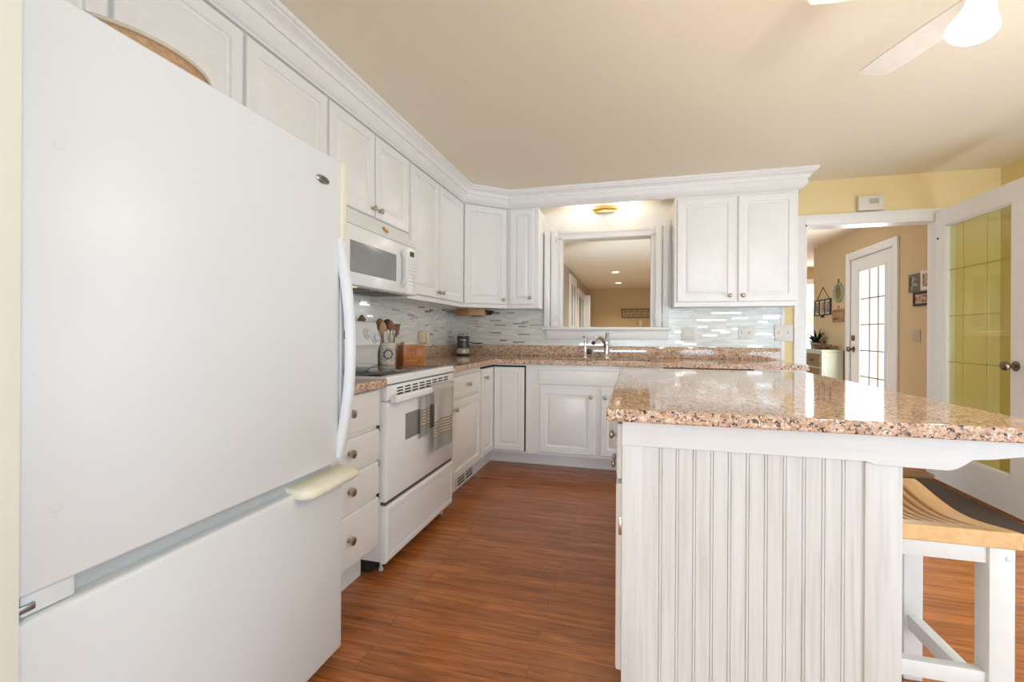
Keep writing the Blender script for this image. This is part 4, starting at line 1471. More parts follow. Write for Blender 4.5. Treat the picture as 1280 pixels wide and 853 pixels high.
def on_crock(a, z, out=0.0):
    """point on the crock's wall: a = arc offset in metres from the side facing the room"""
    th = a / 0.052
    d_ = toc * math.cos(th) + side * math.sin(th)
    return ck + d_ * (0.0522 + out) + Vector((0, 0, z)), d_


def dot(bm, a, z, r, sy=1.0):
    p_, d_ = on_crock(a, z)
    lathe(bm, [(r, 0), (r, 0.0006), (r * 0.5, 0.0009)], p_ - d_ * 0.0008, d_, 14, sx=1.0, sy=sy)


fa = 0.006
bm = B()
for k in range(14):
    th = 2 * PI * k / 14
    dot(bm, fa + 0.027 * math.cos(th), 0.066 + 0.027 * math.sin(th), 0.0052 if k % 2 else 0.0075)
for a_, z_ in ((-0.036, 0.100), (-0.038, 0.036), (0.036, 0.094), (0.040, 0.040), (0.0, 0.104), (0.024, 0.028), (-0.018, 0.030)):
    dot(bm, fa + a_, z_, 0.0042)
obj('blue_petal', bm, BLUEG, cr)
bm = B()
dot(bm, fa, 0.066, 0.0125)
obj('orange_flower_centre', bm, ORANGEG, cr)
bm = B()
for a_, z_ in ((-0.012, 0.104), (0.016, 0.101), (0.030, 0.074), (-0.030, 0.055)):
    dot(bm, fa + a_, z_, 0.005, 0.6)
obj('green_leaf', bm, GREENG, cr)


def spoon(name, label, a_side, a_out, lean, ln, hw, hh, mat, hmat, kind='spoon', rot=0.0):
    """a utensil standing in the crock; a_side/a_out: where it leaves the rim; lean: sideways tilt"""
    foot = ck + side * (a_side * 0.55) + toc * (a_out * 0.55) + Vector((0, 0, 0.014))
    top = ck + side * (a_side + lean) + toc * a_out + Vector((0, 0, ln))
    ax = (top - foot).normalized()
    t_ = thing(name, label, 'utensil', foot)
    hend = top - ax * (hh * 0.9)
    obj('handle', tube(B(), [foot, foot.lerp(hend, 0.5), hend], [0.0045, 0.004, 0.0045], 10), mat, t_)
    fwd = toc
    sd = ax.cross(fwd).normalized()
    fw = sd.cross(ax).normalized()
    bm_ = B()
    if kind == 'spoon':
        rows_ = []
        for k_ in range(13):
            s_ = k_ / 12
            w_ = hw / 2 * (math.sin(PI * (0.04 + 0.92 * s_)) ** 0.6)
            c_ = hend - ax * 0.004 + ax * (hh * s_)
            rr_ = []
            for q_ in range(12):
                th_ = 2 * PI * q_ / 12
                rr_.append(bm_.verts.new(c_ + sd * (w_ * math.cos(th_)) + fw * (0.0055 * math.sin(th_) - 0.004 * math.sin(PI * s_))))
            rows_.append(rr_)
        for a1_, b1_ in zip(rows_[:-1], rows_[1:]):
            for q_ in range(12):
                j_ = (q_ + 1) % 12
                bm_.faces.new((a1_[q_], a1_[j_], b1_[j_], b1_[q_]))
        bm_.faces.new(list(reversed(rows_[0])))
        bm_.faces.new(rows_[-1])
        bmesh.ops.recalc_face_normals(bm_, faces=bm_.faces[:])
    elif kind == 'spatula':
        c0 = hend - ax * 0.006
        pl = [(-0.010, 0), (0.010, 0), (hw / 2, hh * 0.25), (hw / 2 * 1.05, hh), (-hw / 2 * 0.95, hh * 0.92), (-hw / 2, hh * 0.25)]
        prism(bm_, [c0 + sd * a_ + ax * b_ - fw * 0.003 for a_, b_ in pl], fw * 0.006)
    obj('head', bm_, hmat, t_, sharp=50)
    return t_


def whisk(label, a_side, a_out, lean, ln):
    foot = ck + side * (a_side * 0.55) + toc * (a_out * 0.55) + Vector((0, 0, 0.014))
    top = ck + side * (a_side + lean) + toc * a_out + Vector((0, 0, ln))
    ax = (top - foot).normalized()
    t_ = thing('whisk', label, 'utensil', foot)
    mid = foot + ax * 0.105
    obj('handle', tube(B(), [foot, mid], 0.006, 10), CHROME, t_)
    x, y, _ = basis(ax)
    ln2 = (top - mid).length
    for k_ in range(5):
        th_ = PI * k_ / 5
        d_ = x * math.cos(th_) + y * math.sin(th_)
        pts_ = []
        for q_ in range(17):
            s_ = q_ / 16 * 2 - 1
            pts_.append(mid + ax * (ln2 * (1 - abs(s_) ** 2.4)) + d_ * (0.024 * math.copysign(math.sin(PI * min(1, (1 - abs(s_)) * 0.9 + 0.0)) ** 0.6 if abs(s_) < 1 else 0, s_)))
        obj('wire', tube(B(), pts_, 0.0011, 6), CHROME, t_)
    return t_


spoon('wooden_spoon', 'big dark wooden spoon at the back left of the crock', -0.030, -0.020, -0.018, 0.292, 0.058, 0.085, SPOOND, SPOOND)
spoon('wooden_spoon', 'pale wooden spoon at the front left of the crock', -0.022, 0.018, -0.008, 0.268, 0.050, 0.090, SPOON, SPOON)
spoon('ladle', 'black ladle at the back middle of the crock', -0.004, -0.025, 0.006, 0.290, 0.064, 0.060, BLACK, BLACK)
spoon('wooden_spoon', 'brown hollowed wooden spoon leaning right in the crock', 0.013, -0.004, 0.008, 0.280, 0.044, 0.066, SPOON, SPOOND)
spoon('wooden_spatula', 'flat red brown wooden spatula leaning out right of the crock', 0.029, -0.014, 0.034, 0.262, 0.040, 0.090, SPOOND, SPOOND, 'spatula')
spoon('spatula', 'white flat spatula standing front middle in the crock', -0.006, 0.024, 0.000, 0.215, 0.030, 0.080, plain('white_silicone', (0.78, 0.78, 0.74), 0.5), plain('white_silicone_head', (0.80, 0.79, 0.75), 0.5), 'spatula')
whisk('wire whisk standing front right in the crock', 0.020, 0.027, 0.002, 0.225)

# wooden recipe box with cards, and a second box behind
bc = Vector((-1.465, 2.755, CT1 + 0.0005))


def rot_box(bm, c, ang, lo, hi, bev=0.002):
    n0 = len(bm.verts)
    box(bm, lo, hi, bev)
    R_ = Matrix.Rotation(ang, 4, 'Z')
    bm.verts.ensure_lookup_table()
    for v_ in bm.verts[n0:]:
        v_.co = (R_ @ v_.co) + c
    return bm


ang = math.radians(-38)
t = thing('recipe_box', 'orange stained wooden box with a carved front beside the crock', 'box', bc)
bm = B()
for lo, hi in (((-0.055, -0.050, 0), (0.055, 0.050, 0.006)), ((-0.055, -0.050, 0.006), (-0.047, 0.050, 0.125)), ((0.047, -0.050, 0.006), (0.055, 0.050, 0.125)),
               ((-0.047, -0.050, 0.006), (0.047, -0.042, 0.118)), ((-0.047, 0.042, 0.006), (0.047, 0.050, 0.118))):
    rot_box(bm, bc, ang, lo, hi, 0.001)
obj('box_body', bm, BOXW, t)
bm = B()
for z0, z1, y0, y1 in ((0.012, 0.022, -0.042, 0.042), (0.104, 0.114, -0.042, 0.042), (0.022, 0.104, -0.042, -0.034), (0.022, 0.104, 0.034, 0.042)):
    rot_box(bm, bc, ang, (0.0551, y0, z0), (0.0585, y1, z1), 0.001)
for k in range(3):
    for q in range(3):
        rot_box(bm, bc, ang, (0.0551, -0.027 + k * 0.020, 0.030 + q * 0.024), (0.0575, -0.013 + k * 0.020, 0.048 + q * 0.024), 0.003)
obj('carved_front', bm, BOXW, t)
cbm = B()
rot_box(cbm, bc, ang, (-0.030, -0.036, 0.0068), (0.030, 0.036, 0.142), 0.002)
cd = obj('card_stack', cbm, PAPER)
tag(cd, 'stack of cream recipe cards standing in the carved box', 'cards')
bc2 = Vector((-1.510, 2.935, CT1 + 0.0005))
t = thing('wooden_box', 'plain orange wooden box behind the carved box', 'box', bc2)
bm = B()
rot_box(bm, bc2, ang, (-0.045, -0.050, 0), (0.065, 0.050, 0.105), 0.002)
obj('box_body', bm, BOXW, t)
bm = B()
rot_box(bm, bc2, ang, (-0.047, -0.052, 0.1053), (0.067, 0.052, 0.117), 0.003)
obj('lid', bm, BOXW, t)

# small blender in the corner
bl = Vector((-1.505, 3.90, CT1 + 0.0005))
t = thing('blender', 'small dark grey blender with a pale base in the counter corner', 'blender', bl)
bm = lathe(B(), [(0.060, 0), (0.062, 0.004), (0.062, 0.014), (0.058, 0.016)], bl, (0, 0, 1), 32)
obj('foot_ring', bm, BLACK, t)
bm = lathe(B(), [(0.060, 0.016), (0.063, 0.022), (0.062, 0.042), (0.053, 0.060), (0.050, 0.066)], bl, (0, 0, 1), 32)
mb = obj('motor_base', bm, plain('silver_grey_base', (0.55, 0.52, 0.46), 0.3, metal=0.3), t)
bm = lathe(B(), [(0.050, 0.066), (0.055, 0.072), (0.056, 0.176), (0.054, 0.180)], bl, (0, 0, 1), 32)
cup = obj('cup', bm, plain('dark_smoked_cup', (0.04, 0.047, 0.05), 0.22), t)
bm = lathe(B(), [(0.054, 0.180), (0.052, 0.186), (0.040, 0.189), (0.030, 0.196), (0.012, 0.198)], bl, (0, 0, 1), 32)
obj('lid', bm, LTGREY, t)
for k in range(4):
    th = 2 * PI * k / 4 + 0.4
    obj('lid_stud', lathe(B(), [(0.007, 0), (0.007, 0.010), (0.004, 0.012)], bl + Vector((0.036 * math.cos(th), 0.036 * math.sin(th), 0.189)), (0, 0, 1), 10), BLACK, t)
tob = Vector((-bl.x, -bl.y, 0)).normalized()
sdb = Vector((-tob.y, tob.x, 0))
bm = B()
for i, w_ in enumerate((0.006, 0.005, 0.007, 0.005, 0.006, 0.006, 0.005)):
    th = (-0.026 + i * 0.0088) / 0.056
    d_ = tob * math.cos(th) + sdb * math.sin(th)
    c = bl + d_ * 0.0562 + Vector((0, 0, 0.143))
    bar(bm, c + Vector((0, 0, -0.004)), c + Vector((0, 0, 0.004)), w_, 0.001, d_)
obj('lettering', bm, OFFWHITE, cup)
bm = B()
c = bl + sdb * 0.055 + Vector((0, 0, 0.118))
bar(bm, c, c + sdb * 0.034, 0.012, 0.010)
obj('side_tab', bm, BLACK, cup)

# knife holder hung under the corner cabinet
t = thing('knife_holder', 'wooden knife holder fixed under the corner wall cabinet', 'knife holder', (-1.43, 3.90, 1.235))
bm = box(B(), (-1.560, 3.845, 1.238), (-1.435, 3.965, 1.2945), 0.003)
obj('dark_block', bm, BAMBOO, t)
bm = box(B(), (-1.4345, 3.845, 1.238), (-1.285, 3.965, 1.2945), 0.003)
obj('pale_block', bm, BAMBOO2, t)
for k, (y, z, ln) in enumerate(((3.865, 1.272, 0.075), (3.90, 1.252, 0.055), (3.935, 1.270, 0.065))):
    q = thing('knife', ('longest', 'lowest', 'rearmost')[k] + ' black-handled knife in the holder under the cabinet', 'knife', (-1.284, y, z))
    obj('handle', bar(B(), (-1.2845, y, z), (-1.2845 + ln, y, z - 0.003), 0.014, 0.018), BLACK, q)
    obj('bolster', bar(B(), (-1.2848, y, z), (-1.2790, y, z), 0.016, 0.020), STEEL, q)
tag(obj('kitchen_scissors', tube(B(), [(-1.5605, 3.88, 1.268), (-1.585, 3.88, 1.272), (-1.602, 3.88, 1.266), (-1.585, 3.88, 1.258), (-1.5605, 3.88, 1.262)], 0.003, 8), STEEL),
    'steel scissor loop sticking out of the left end of the knife holder', 'scissors')

# ------------------------------------------------------------------ island
IX0, IX1, IY0, IY1 = -0.022, 0.630, 1.30, 2.74
t = thing('island_cabinet', 'whitewashed kitchen island cabinet with a beadboard end panel', 'island', (0.30, 2.0, 0))
bm = box(B(), (IX0, IY0, 0.0), (0.553, IY1, ZCT - 0.001))
obj('cabinet_body', bm, WASH, t)
bm = B()
PY = IY0 - 0.0155
box(bm, (-0.025, PY, 0.0), (0.034, IY0 - 0.0002, ZCT - 0.001), 0.002)
box(bm, (0.552, PY, 0.0), (0.630, IY0 - 0.0002, 0.762), 0.003)
box(bm, (0.034, PY, 0.0), (0.552, IY0 - 0.0002, 0.09), 0.002)
obj('panel_frame', bm, WASH, t)
# beadboard: boards with rounded beads between them
bm = B()
nb = 12
wb_ = (0.552 - 0.034) / nb
prs = [(0.034, 0.0)]
for k in range(nb):
    x0 = 0.034 + k * wb_
    if k > 0:
        prs += [(x0 - 0.0045, 0.0), (x0 - 0.0035, 0.0032), (x0 - 0.0025, 0.0), (x0 + 0.0, -0.0008), (x0 + 0.0025, 0.0), (x0 + 0.0035, 0.0032), (x0 + 0.0045, 0.0)]
prs.append((0.552, 0.0))
yb = IY0 - 0.0075
a_ = [bm.verts.new((x, yb + d_, 0.088)) for x, d_ in prs]
b_ = [bm.verts.new((x, yb + d_, 0.766)) for x, d_ in prs]
for k in range(len(prs) - 1):
    bm.faces.new((a_[k], a_[k + 1], b_[k + 1], b_[k]))
e1 = [bm.verts.new((0.034, IY0 - 0.0004, 0.088)), bm.verts.new((0.552, IY0 - 0.0004, 0.088)), bm.verts.new((0.552, IY0 - 0.0004, 0.766)), bm.verts.new((0.034, IY0 - 0.0004, 0.766))]
bm.faces.new((e1[0], e1[3], e1[2], e1[1]))
bm.faces.new((a_[0], b_[0], e1[3], e1[0]))
bm.faces.new((b_[-1], a_[-1], e1[1], e1[2]))
bmesh.ops.recalc_face_normals(bm, faces=bm.faces[:])
obj('beadboard', bm, WASH, t, sharp=15)
# top rail that runs out to the right as a shaped bracket
pl = [(-0.025, 0.765), (0.548, 0.765), (0.560, 0.762), (0.568, 0.758), (0.715, 0.756)]
for k in range(9):
    s = k / 8
    pl.append((0.720 + 0.042 * s, 0.757 + 0.027 * (1 - math.cos(PI / 2 * s)) * 0.6 + 0.027 * 0.4 * s))
pl += [(0.80, 0.788), (0.85, 0.797), (0.895, 0.806), (0.905, 0.812), (0.905, ZCT - 0.001), (-0.025, ZCT - 0.001)]
bm = B()
prism(bm, [(x, PY - 0.0065, z) for x, z in pl], (0, 0.0060, 0))
prism(bm, [(x, PY - 0.0008, z) for x, z in pl], (0, 0.0160, 0))
obj('top_rail', bm, WASHP, t, bevel=0.0015)
# doors and drawers on the aisle side
for y0, y1, hk in ((1.32, 1.78, 'F'), (1.79, 2.25, 'N'), (2.26, 2.72, 'F')):
    bm = ringpanel(B(), (IX0 - DT - 0.001, y1, 0.660), (0, -1, 0), (0, 0, 1), (-1, 0, 0), y1 - y0, 0.155, SLAB, DT)
    d = obj('drawer', bm, WHITE, t, sharp=20)
    knob(d, (IX0 - DT - 0.001, (y0 + y1) / 2, 0.735), (-1, 0, 0))
    bm = ringpanel(B(), (IX0 - DT - 0.001, y1, 0.115), (0, -1, 0), (0, 0, 1), (-1, 0, 0), y1 - y0, 0.530, RAISED, DT)
    d = obj('door', bm, WHITE, t, sharp=20)
    knob(d, (IX0 - DT - 0.001, y1 - 0.04 if hk == 'F' else y0 + 0.04, 0.585), (-1, 0, 0))
    obj('hinge', box(B(), (IX0 - 0.012, (y0 if hk == 'F' else y1) - 0.004, 0.50), (IX0 - 0.0005, (y0 if hk == 'F' else y1) + 0.004, 0.55), 0.001), CHROME, d)
t = thing('island_countertop', 'glossy speckled granite slab overhanging the kitchen island', 'countertop', (0.43, 2.03, CT0))
bm = box(B(), (-0.066, 1.236, CT0), (0.927, 2.83, CT1))
obj('slab', bm, [GRANITE, GRANITE_E], t, origin=(0, 0, 0), bevel=0.006)

# ------------------------------------------------------------------ saddle stool
SXa, SXb, SYa, SYb = 0.566, 0.882, 1.315, 1.735
t = thing('saddle_stool', 'white stool with a curved slotted beech saddle seat under the island overhang', 'stool', ((SXa + SXb) / 2, (SYa + SYb) / 2, 0))
bm = B()


def seat_z(q):
    return 0.612 - 0.030 * math.sin(PI * q) ** 1.3


nY = 30
xsl = [0.0, 0.14, 0.185, 0.225, 0.27, 0.31, 0.355, 0.395, 0.44, 0.48, 0.52, 0.56, 0.605, 0.645, 0.69, 0.73, 0.775, 0.815, 0.86, 1.0]
grooves = {(2, 3), (4, 5), (6, 7), (8, 9), (10, 11), (12, 13), (14, 15), (16, 17)}
T_, U_ = {}, {}
for j in range(nY + 1):
    q = j / nY
    for i, fxx in enumerate(xsl):
        x = SXa + (SXb - SXa) * fxx
        y = SYa + (SYb - SYa) * q
        T_[i, j] = bm.verts.new((x, y, seat_z(q)))
        U_[i, j] = bm.verts.new((x, y, seat_z(q) * 0.55 + 0.612 * 0.45 - 0.040))
ng = len(xsl) - 1


def solid(i, j):
    if not (0 <= i < ng and 0 <= j < nY):
        return False
    g = any(a == i for a, b2 in grooves)
    return not (g and 4 <= j < nY - 4)


for i in range(ng):
    for j in range(nY):
        if not solid(i, j):
            continue
        bm.faces.new((T_[i, j], T_[i + 1, j], T_[i + 1, j + 1], T_[i, j + 1]))
        bm.faces.new((U_[i, j + 1], U_[i + 1, j + 1], U_[i + 1, j], U_[i, j]))
        if not solid(i - 1, j):
            bm.faces.new((T_[i, j], T_[i, j + 1], U_[i, j + 1], U_[i, j]))
        if not solid(i + 1, j):
            bm.faces.new((T_[i + 1, j + 1], T_[i + 1, j], U_[i + 1, j], U_[i + 1, j + 1]))
        if not solid(i, j - 1):
            bm.faces.new((T_[i + 1, j], T_[i, j], U_[i, j], U_[i + 1, j]))
        if not solid(i, j + 1):
            bm.faces.new((T_[i, j + 1], T_[i + 1, j + 1], U_[i + 1, j + 1], U_[i, j + 1]))
for v in [v for v in bm.verts if not v.link_faces]:
    bm.verts.remove(v)
bmesh.ops.recalc_face_normals(bm, faces=bm.faces[:])
st = obj('seat', bm, SEATW, t, sharp=40)
bv = st.modifiers.new('edge', 'BEVEL')
bv.width = 0.003
bv.segments = 2
bv.limit_method = 'ANGLE'
bv.angle_limit = math.radians(50)
STW = plain('stool_white_paint', (0.80, 0.81, 0.80), 0.35, var=0.02)
LW = 0.050
lx = (SXa + 0.008, SXb - 0.008 - LW)
ly = (SYa + 0.012, SYb - 0.012 - LW)
for ix, x in enumerate(lx):
    for iy, y in enumerate(ly):
        obj('leg', box(B(), (x, y, 0.0005), (x + LW, y + LW, 0.5705), 0.003), STW, t)
for iy, y in enumerate(ly):
    obj('apron', box(B(), (lx[0] + LW, y + 0.008, 0.527), (lx[1], y + LW - 0.012, 0.5705), 0.002), STW, t)
    obj('stretcher', box(B(), (lx[0] + LW, y + 0.010, 0.225 if iy == 0 else 0.235), (lx[1], y + LW - 0.014, 0.265 if iy == 0 else 0.275), 0.002), STW, t)
for ix, x in enumerate(lx):
    obj('apron', box(B(), (x + 0.010, ly[0] + LW, 0.525), (x + LW - 0.010, ly[1], 0.553), 0.002), STW, t)
    obj('stretcher', box(B(), (x + 0.010, ly[0] + LW, 0.160), (x + LW - 0.010, ly[1], 0.204), 0.002), STW, t)
obj('peg', lathe(B(), [(0.006, 0), (0.006, 0.002), (0.002, 0.003)], (lx[1] + LW - 0.014, ly[0] - 0.0002, 0.545), (0, -1, 0), 12), STW, t)

tag(obj('dark_floor_sheet', box(B(), (1.22, 2.86, 0.0008), (2.14, 4.03, 0.012), 0.004), SHEETM), 'flat dark brown sheet on the floor by the open glazed door', 'mat')  # thin dark brown sheet laid over the floor

# door chime over the doorway
t = thing('door_chime', 'small white chime box on the yellow wall above the doorway', 'door chime', (1.775, YW, 2.04))
obj('cover', box(B(), (1.689, YW - 0.045, 2.040), (1.860, YW - 0.0005, 2.152), 0.006), plain('chime_plastic', (0.72, 0.66, 0.58), 0.45), t)
bm = B()
for k in range(5):
    box(bm, (1.758, YW - 0.0462, 2.090 + k * 0.008), (1.822, YW - 0.0448, 2.094 + k * 0.008))
obj('speaker_slot', bm, plain('slot_tan', (0.36, 0.28, 0.20), 0.7), t)

# ------------------------------------------------------------------ ceiling fan
fc = Vector((1.037, 1.469, 0))
t = thing('ceiling_fan', 'white ceiling fan with a lit glass bell light above the island', 'ceiling fan', (fc.x, fc.y, ZC))
obj('canopy', lathe(B(), [(0.07, 0), (0.07, -0.012), (0.055, -0.04), (0.018, -0.055)], (fc.x, fc.y, ZC - 0.0005), (0, 0, 1), 28), FANW, t)
obj('downrod', lathe(B(), [(0.012, 2.16), (0.012, 2.255)], (fc.x, fc.y, 0), (0, 0, 1), 14), FANW, t)
obj('motor', lathe(B(), [(0.03, 2.165), (0.09, 2.155), (0.105, 2.12), (0.105, 2.075), (0.085, 2.045), (0.05, 2.03)], (fc.x, fc.y, 0), (0, 0, 1), 32), FANW, t)
for k in range(5):
    th = math.radians(108.0 + 72 * k)
    d_ = Vector((math.cos(th), math.sin(th), 0))
    s_ = Vector((-d_.y, d_.x, 0))
    c = Vector((fc.x, fc.y, 2.06))
    tilt = Vector((0, 0, 0.14))
    bm = B()
    outl = [(0.17, -0.045), (0.30, -0.052), (0.46, -0.055), (0.53, -0.048), (0.545, -0.030), (0.555, 0.035), (0.545, 0.048), (0.46, 0.052), (0.30, 0.050), (0.17, 0.043)]
    up = (Vector((0, 0, 1)) - s_ * 0.14).normalized()
    prism(bm, [c + d_ * a + (s_ + tilt) * b2 - up * 0.003 for a, b2 in outl], up * 0.006)
    bl_ = obj('blade', bm, FANW, t)
    bm = bar(B(), c + d_ * 0.085 + Vector((0, 0, 0.010)), c + d_ * 0.21 + Vector((0, 0, 0.008)), 0.035, 0.006)
    obj('blade_bracket', bm, FANW, bl_)
obj('light_hub', lathe(B(), [(0.045, 2.03), (0.05, 2.0), (0.05, 1.965), (0.02, 1.945)], (fc.x, fc.y, 0), (0, 0, 1), 24), FANW, t)
for s in (1, -1):
    tgt = Vector((0.797, 1.35, 1.818)) if s == 1 else Vector((1.277, 1.588, 1.818))
    hubp = Vector((fc.x, fc.y, 1.985))
    dirh = Vector((tgt.x - fc.x, tgt.y - fc.y, 0)).normalized()
    ax = (dirh * 0.40 + Vector((0, 0, -1))).normalized()
    neck = tgt - ax * 0.125
    ar = obj('lamp_arm', tube(B(), [hubp + dirh * 0.04, hubp + dirh * 0.10 + Vector((0, 0, 0.015)), neck - ax * 0.03, neck + ax * 0.006], 0.008, 10), FANW, t)
    bm = lathe(B(), [(0.022, 0), (0.026, 0.008), (0.028, 0.035), (0.030, 0.058), (0.036, 0.085), (0.045, 0.106), (0.050, 0.122), (0.049, 0.126), (0.046, 0.122), (0.041, 0.106), (0.032, 0.085), (0.026, 0.058), (0.024, 0.035), (0.018, 0.010)], neck, ax, 32, True, True)
    obj('lamp_shade', bm, SHADE, ar, sharp=60)
    ld = bpy.data.lights.new('fan_bulb', 'POINT')
    ld.energy = 4.2
    ld.color = (1.0, 0.90, 0.78)
    ld.shadow_soft_size = 0.035
    lo = bpy.data.objects.new('fan_bulb', ld)
    COL.objects.link(lo)
    lo.location = tgt + ax * 0.05

# ------------------------------------------------------------------ hall things
t = thing('console_cabinet', 'rustic console with brown drawers and a pale green side by the hall door', 'cabinet', (2.385, 6.8, 0))
CX0, CX1, CY0, CY1, CZ = 2.265, 2.495, 6.355, 7.28, 0.895
bm = B()
prism(bm, [(CX0, CY0, 0.0), (CX1, CY0, 0.0), (CX1, CY0, CZ - 0.024), (CX0, CY0, CZ - 0.024)], (0, CY1 - CY0, 0))
obj('carcass', bm, CONSG, t)
bm = box(B(), (CX0 - 0.012, CY0 - 0.012, CZ - 0.023), (CX1, CY1 + 0.012, CZ), 0.005)
obj('top', bm, CONSG, t)
bm = B()
ringpanel(bm, (CX0 + 0.02, CY0 - 0.0005, 0.06), (1, 0, 0), (0, 0, 1), (0, -1, 0), CX1 - CX0 - 0.04, CZ - 0.12, [(0, 0.003), (0.03, 0.003), (0.036, -0.002)], 0.004)
obj('side_panel', bm, CONSG, t)
for k, (z0, z1) in enumerate(((0.68, 0.84), (0.36, 0.66), (0.05, 0.34))):
    for y0, y1 in ((CY0 + 0.02, 6.80), (6.82, CY1 - 0.02)):
        bm = ringpanel(B(), (CX0 - 0.016, y0, z0), (0, 1, 0), (0, 0, 1), (-1, 0, 0), y1 - y0, z1 - z0, [(0, -0.004), (0.004, 0), (0.03, 0), (0.035, -0.004)], 0.015)
        bmesh.ops.recalc_face_normals(bm, faces=bm.faces[:])
        d = obj('drawer', bm, CONSB, t)
        knob(d, (CX0 - 0.0195, (y0 + y1) / 2, (z0 + z1) / 2), (-1, 0, 0), 0.016, BRONZE)

# plant
pc = Vector((2.40, 6.93, CZ + 0.0005))
t = thing('potted_plant', 'small dark leafy plant in a squat pot on the hall console', 'plant', pc)
bm = lathe(B(), [(0.050, 0), (0.055, 0.003), (0.068, 0.07), (0.070, 0.08), (0.064, 0.08), (0.058, 0.068), (0.01, 0.066)], pc, (0, 0, 1), 24)
obj('pot', bm, POTM, t)
bm = B()
for k in range(34):
    th = random.uniform(0, 2 * PI)
    el = random.uniform(0.35, 1.45)
    ln = random.uniform(0.13, 0.25)
    d_ = Vector((math.cos(th) * math.cos(el), math.sin(th) * math.cos(el), math.sin(el)))
    b0 = pc + Vector((random.uniform(-0.02, 0.02), random.uniform(-0.02, 0.02), 0.068))
    sd_ = d_.cross(Vector((0, 0, 1))).normalized()
    nn_ = sd_.cross(d_)
    prev = None
    rows = []
    for q in range(6):
        s = q / 5
        w_ = 0.017 * math.sin(PI * (0.08 + 0.9 * s))
        c = b0 + d_ * (ln * s) - Vector((0, 0, 0.06)) * s * s * math.cos(el)
        rows.append((bm.verts.new(c + sd_ * w_), bm.verts.new(c + nn_ * 0.003), bm.verts.new(c - sd_ * w_)))
    for a, b2 in zip(rows[:-1], rows[1:]):
        bm.faces.new((a[0], a[1], b2[1], b2[0]))
        bm.faces.new((a[1], a[2], b2[2], b2[1]))
bmesh.ops.solidify(bm, geom=bm.faces[:], thickness=0.0012)
obj('foliage', bm, LEAF, t, sharp=60)
# dough bowl
t = thing('dough_bowl', 'long dark wooden dough bowl on the hall console', 'bowl', (2.36, 6.62, CZ))
bm = lathe(B(), [(0.50, 0.001), (0.60, 0.004), (0.85, 0.035), (1.0, 0.055), (0.98, 0.060), (0.80, 0.040), (0.55, 0.014), (0.05, 0.012)], (2.36, 6.62, CZ), (0, 0, 1), 36, sx=0.085, sy=0.21, up=(0, 1, 0))
obj('bowl', bm, BOWLW, t, sharp=50)
bm = B()
for s in (-1, 1):
    box(bm, (2.345, 6.62 + s * 0.222 - 0.014, CZ + 0.040), (2.375, 6.62 + s * 0.222 + 0.014, CZ + 0.054), 0.004)
obj('lug_handle', bm, BOWLW, t)


def wall_frame(label, y0, y1, z0, z1, fm, pm, fw=0.022, mat_w=0.0, name='picture_frame', th=0.018):
    t_ = thing(name, label, 'picture frame', (HX, (y0 + y1) / 2, z0))
    bm_ = B()
    for a, b2, c, e in ((y0, y0 + fw, z0, z1), (y1 - fw, y1, z0, z1), (y0 + fw, y1 - fw, z0, z0 + fw), (y0 + fw, y1 - fw, z1 - fw, z1)):
        box(bm_, (HX - th, a, c), (HX - 0.0005, b2, e), 0.002)
    obj('frame', bm_, fm, t_)
    if mat_w:
        obj('mount', box(B(), (HX - 0.010, y0 + fw, z0 + fw), (HX - 0.004, y1 - fw, z1 - fw)), MATW, t_)
    obj('photo', box(B(), (HX - 0.012, y0 + fw + mat_w, z0 + fw + mat_w), (HX - 0.005, y1 - fw - mat_w, z1 - fw - mat_w)), pm, t_)
    return t_


wall_frame('small grey framed portrait, left of the three by the hall light switch', 4.845, 5.020, 1.474, 1.640, FRAMEG, PHOTO2, 0.026)
wall_frame('white framed picture, upper right of the three by the hall light switch', 4.66, 4.838, 1.478, 1.655, FRAMEW, PHOTO, 0.030)
wall_frame('black framed family photo, lowest of the three by the hall light switch', 4.66, 4.952, 1.342, 1.470, FRAMEK, PHOTO, 0.024, 0.008)
t = thing('switch_plate', 'two-gang switch plate on the tan hall wall below the photos', 'switch', (HX, 4.93, 1.01))
obj('cover_plate', box(B(), (HX - 0.006, 4.862, 1.013), (HX - 0.0005, 4.994, 1.130), 0.002), plain('tan_switch_plate', (0.48, 0.38, 0.25), 0.4), t)
for y in (4.905, 4.952):
    obj('toggle', box(B(), (HX - 0.014, y - 0.005, 1.062), (HX - 0.0055, y + 0.005, 1.084), 0.001), OFFWHITE, t)

# hanging triple photo frame
t = thing('hanging_photo_frame', 'black triple photo frame hung on a cord above the hall console', 'picture frame', (HX, 7.0, 1.34))
y0, y1, z0, z1 = 6.735, 7.265, 1.345, 1.560
bm = B()
for a, b2, c, e in ((y0, y0 + 0.02, z0, z1), (y1 - 0.02, y1, z0, z1), (y0 + 0.02, y1 - 0.02, z0, z0 + 0.016), (y0 + 0.02, y1 - 0.02, z1 - 0.016, z1)):
    box(bm, (HX - 0.02, a, c), (HX - 0.0005, b2, e), 0.002)
for k in (1, 2):
    y = y0 + (y1 - y0) * k / 3
    box(bm, (HX - 0.02, y - 0.008, z0), (HX - 0.0005, y + 0.008, z1), 0.002)
box(bm, (HX - 0.026, 6.97, z0 - 0.03), (HX - 0.0005, 7.03, z0 + 0.012), 0.004)
obj('frame', bm, FRAMEK, t)
obj('mount', box(B(), (HX - 0.010, y0 + 0.01, z0 + 0.01), (HX - 0.003, y1 - 0.01, z1 - 0.01)), MATW, t)
for k in range(3):
    ya = y0 + (y1 - y0) * k / 3 + 0.035
    yb2 = y0 + (y1 - y0) * (k + 1) / 3 - 0.035
    obj('photo', box(B(), (HX - 0.012, ya, z0 + 0.035), (HX - 0.004, yb2, z1 - 0.035)), (PHOTO2, PHOTO, PHOTO2)[k], t)
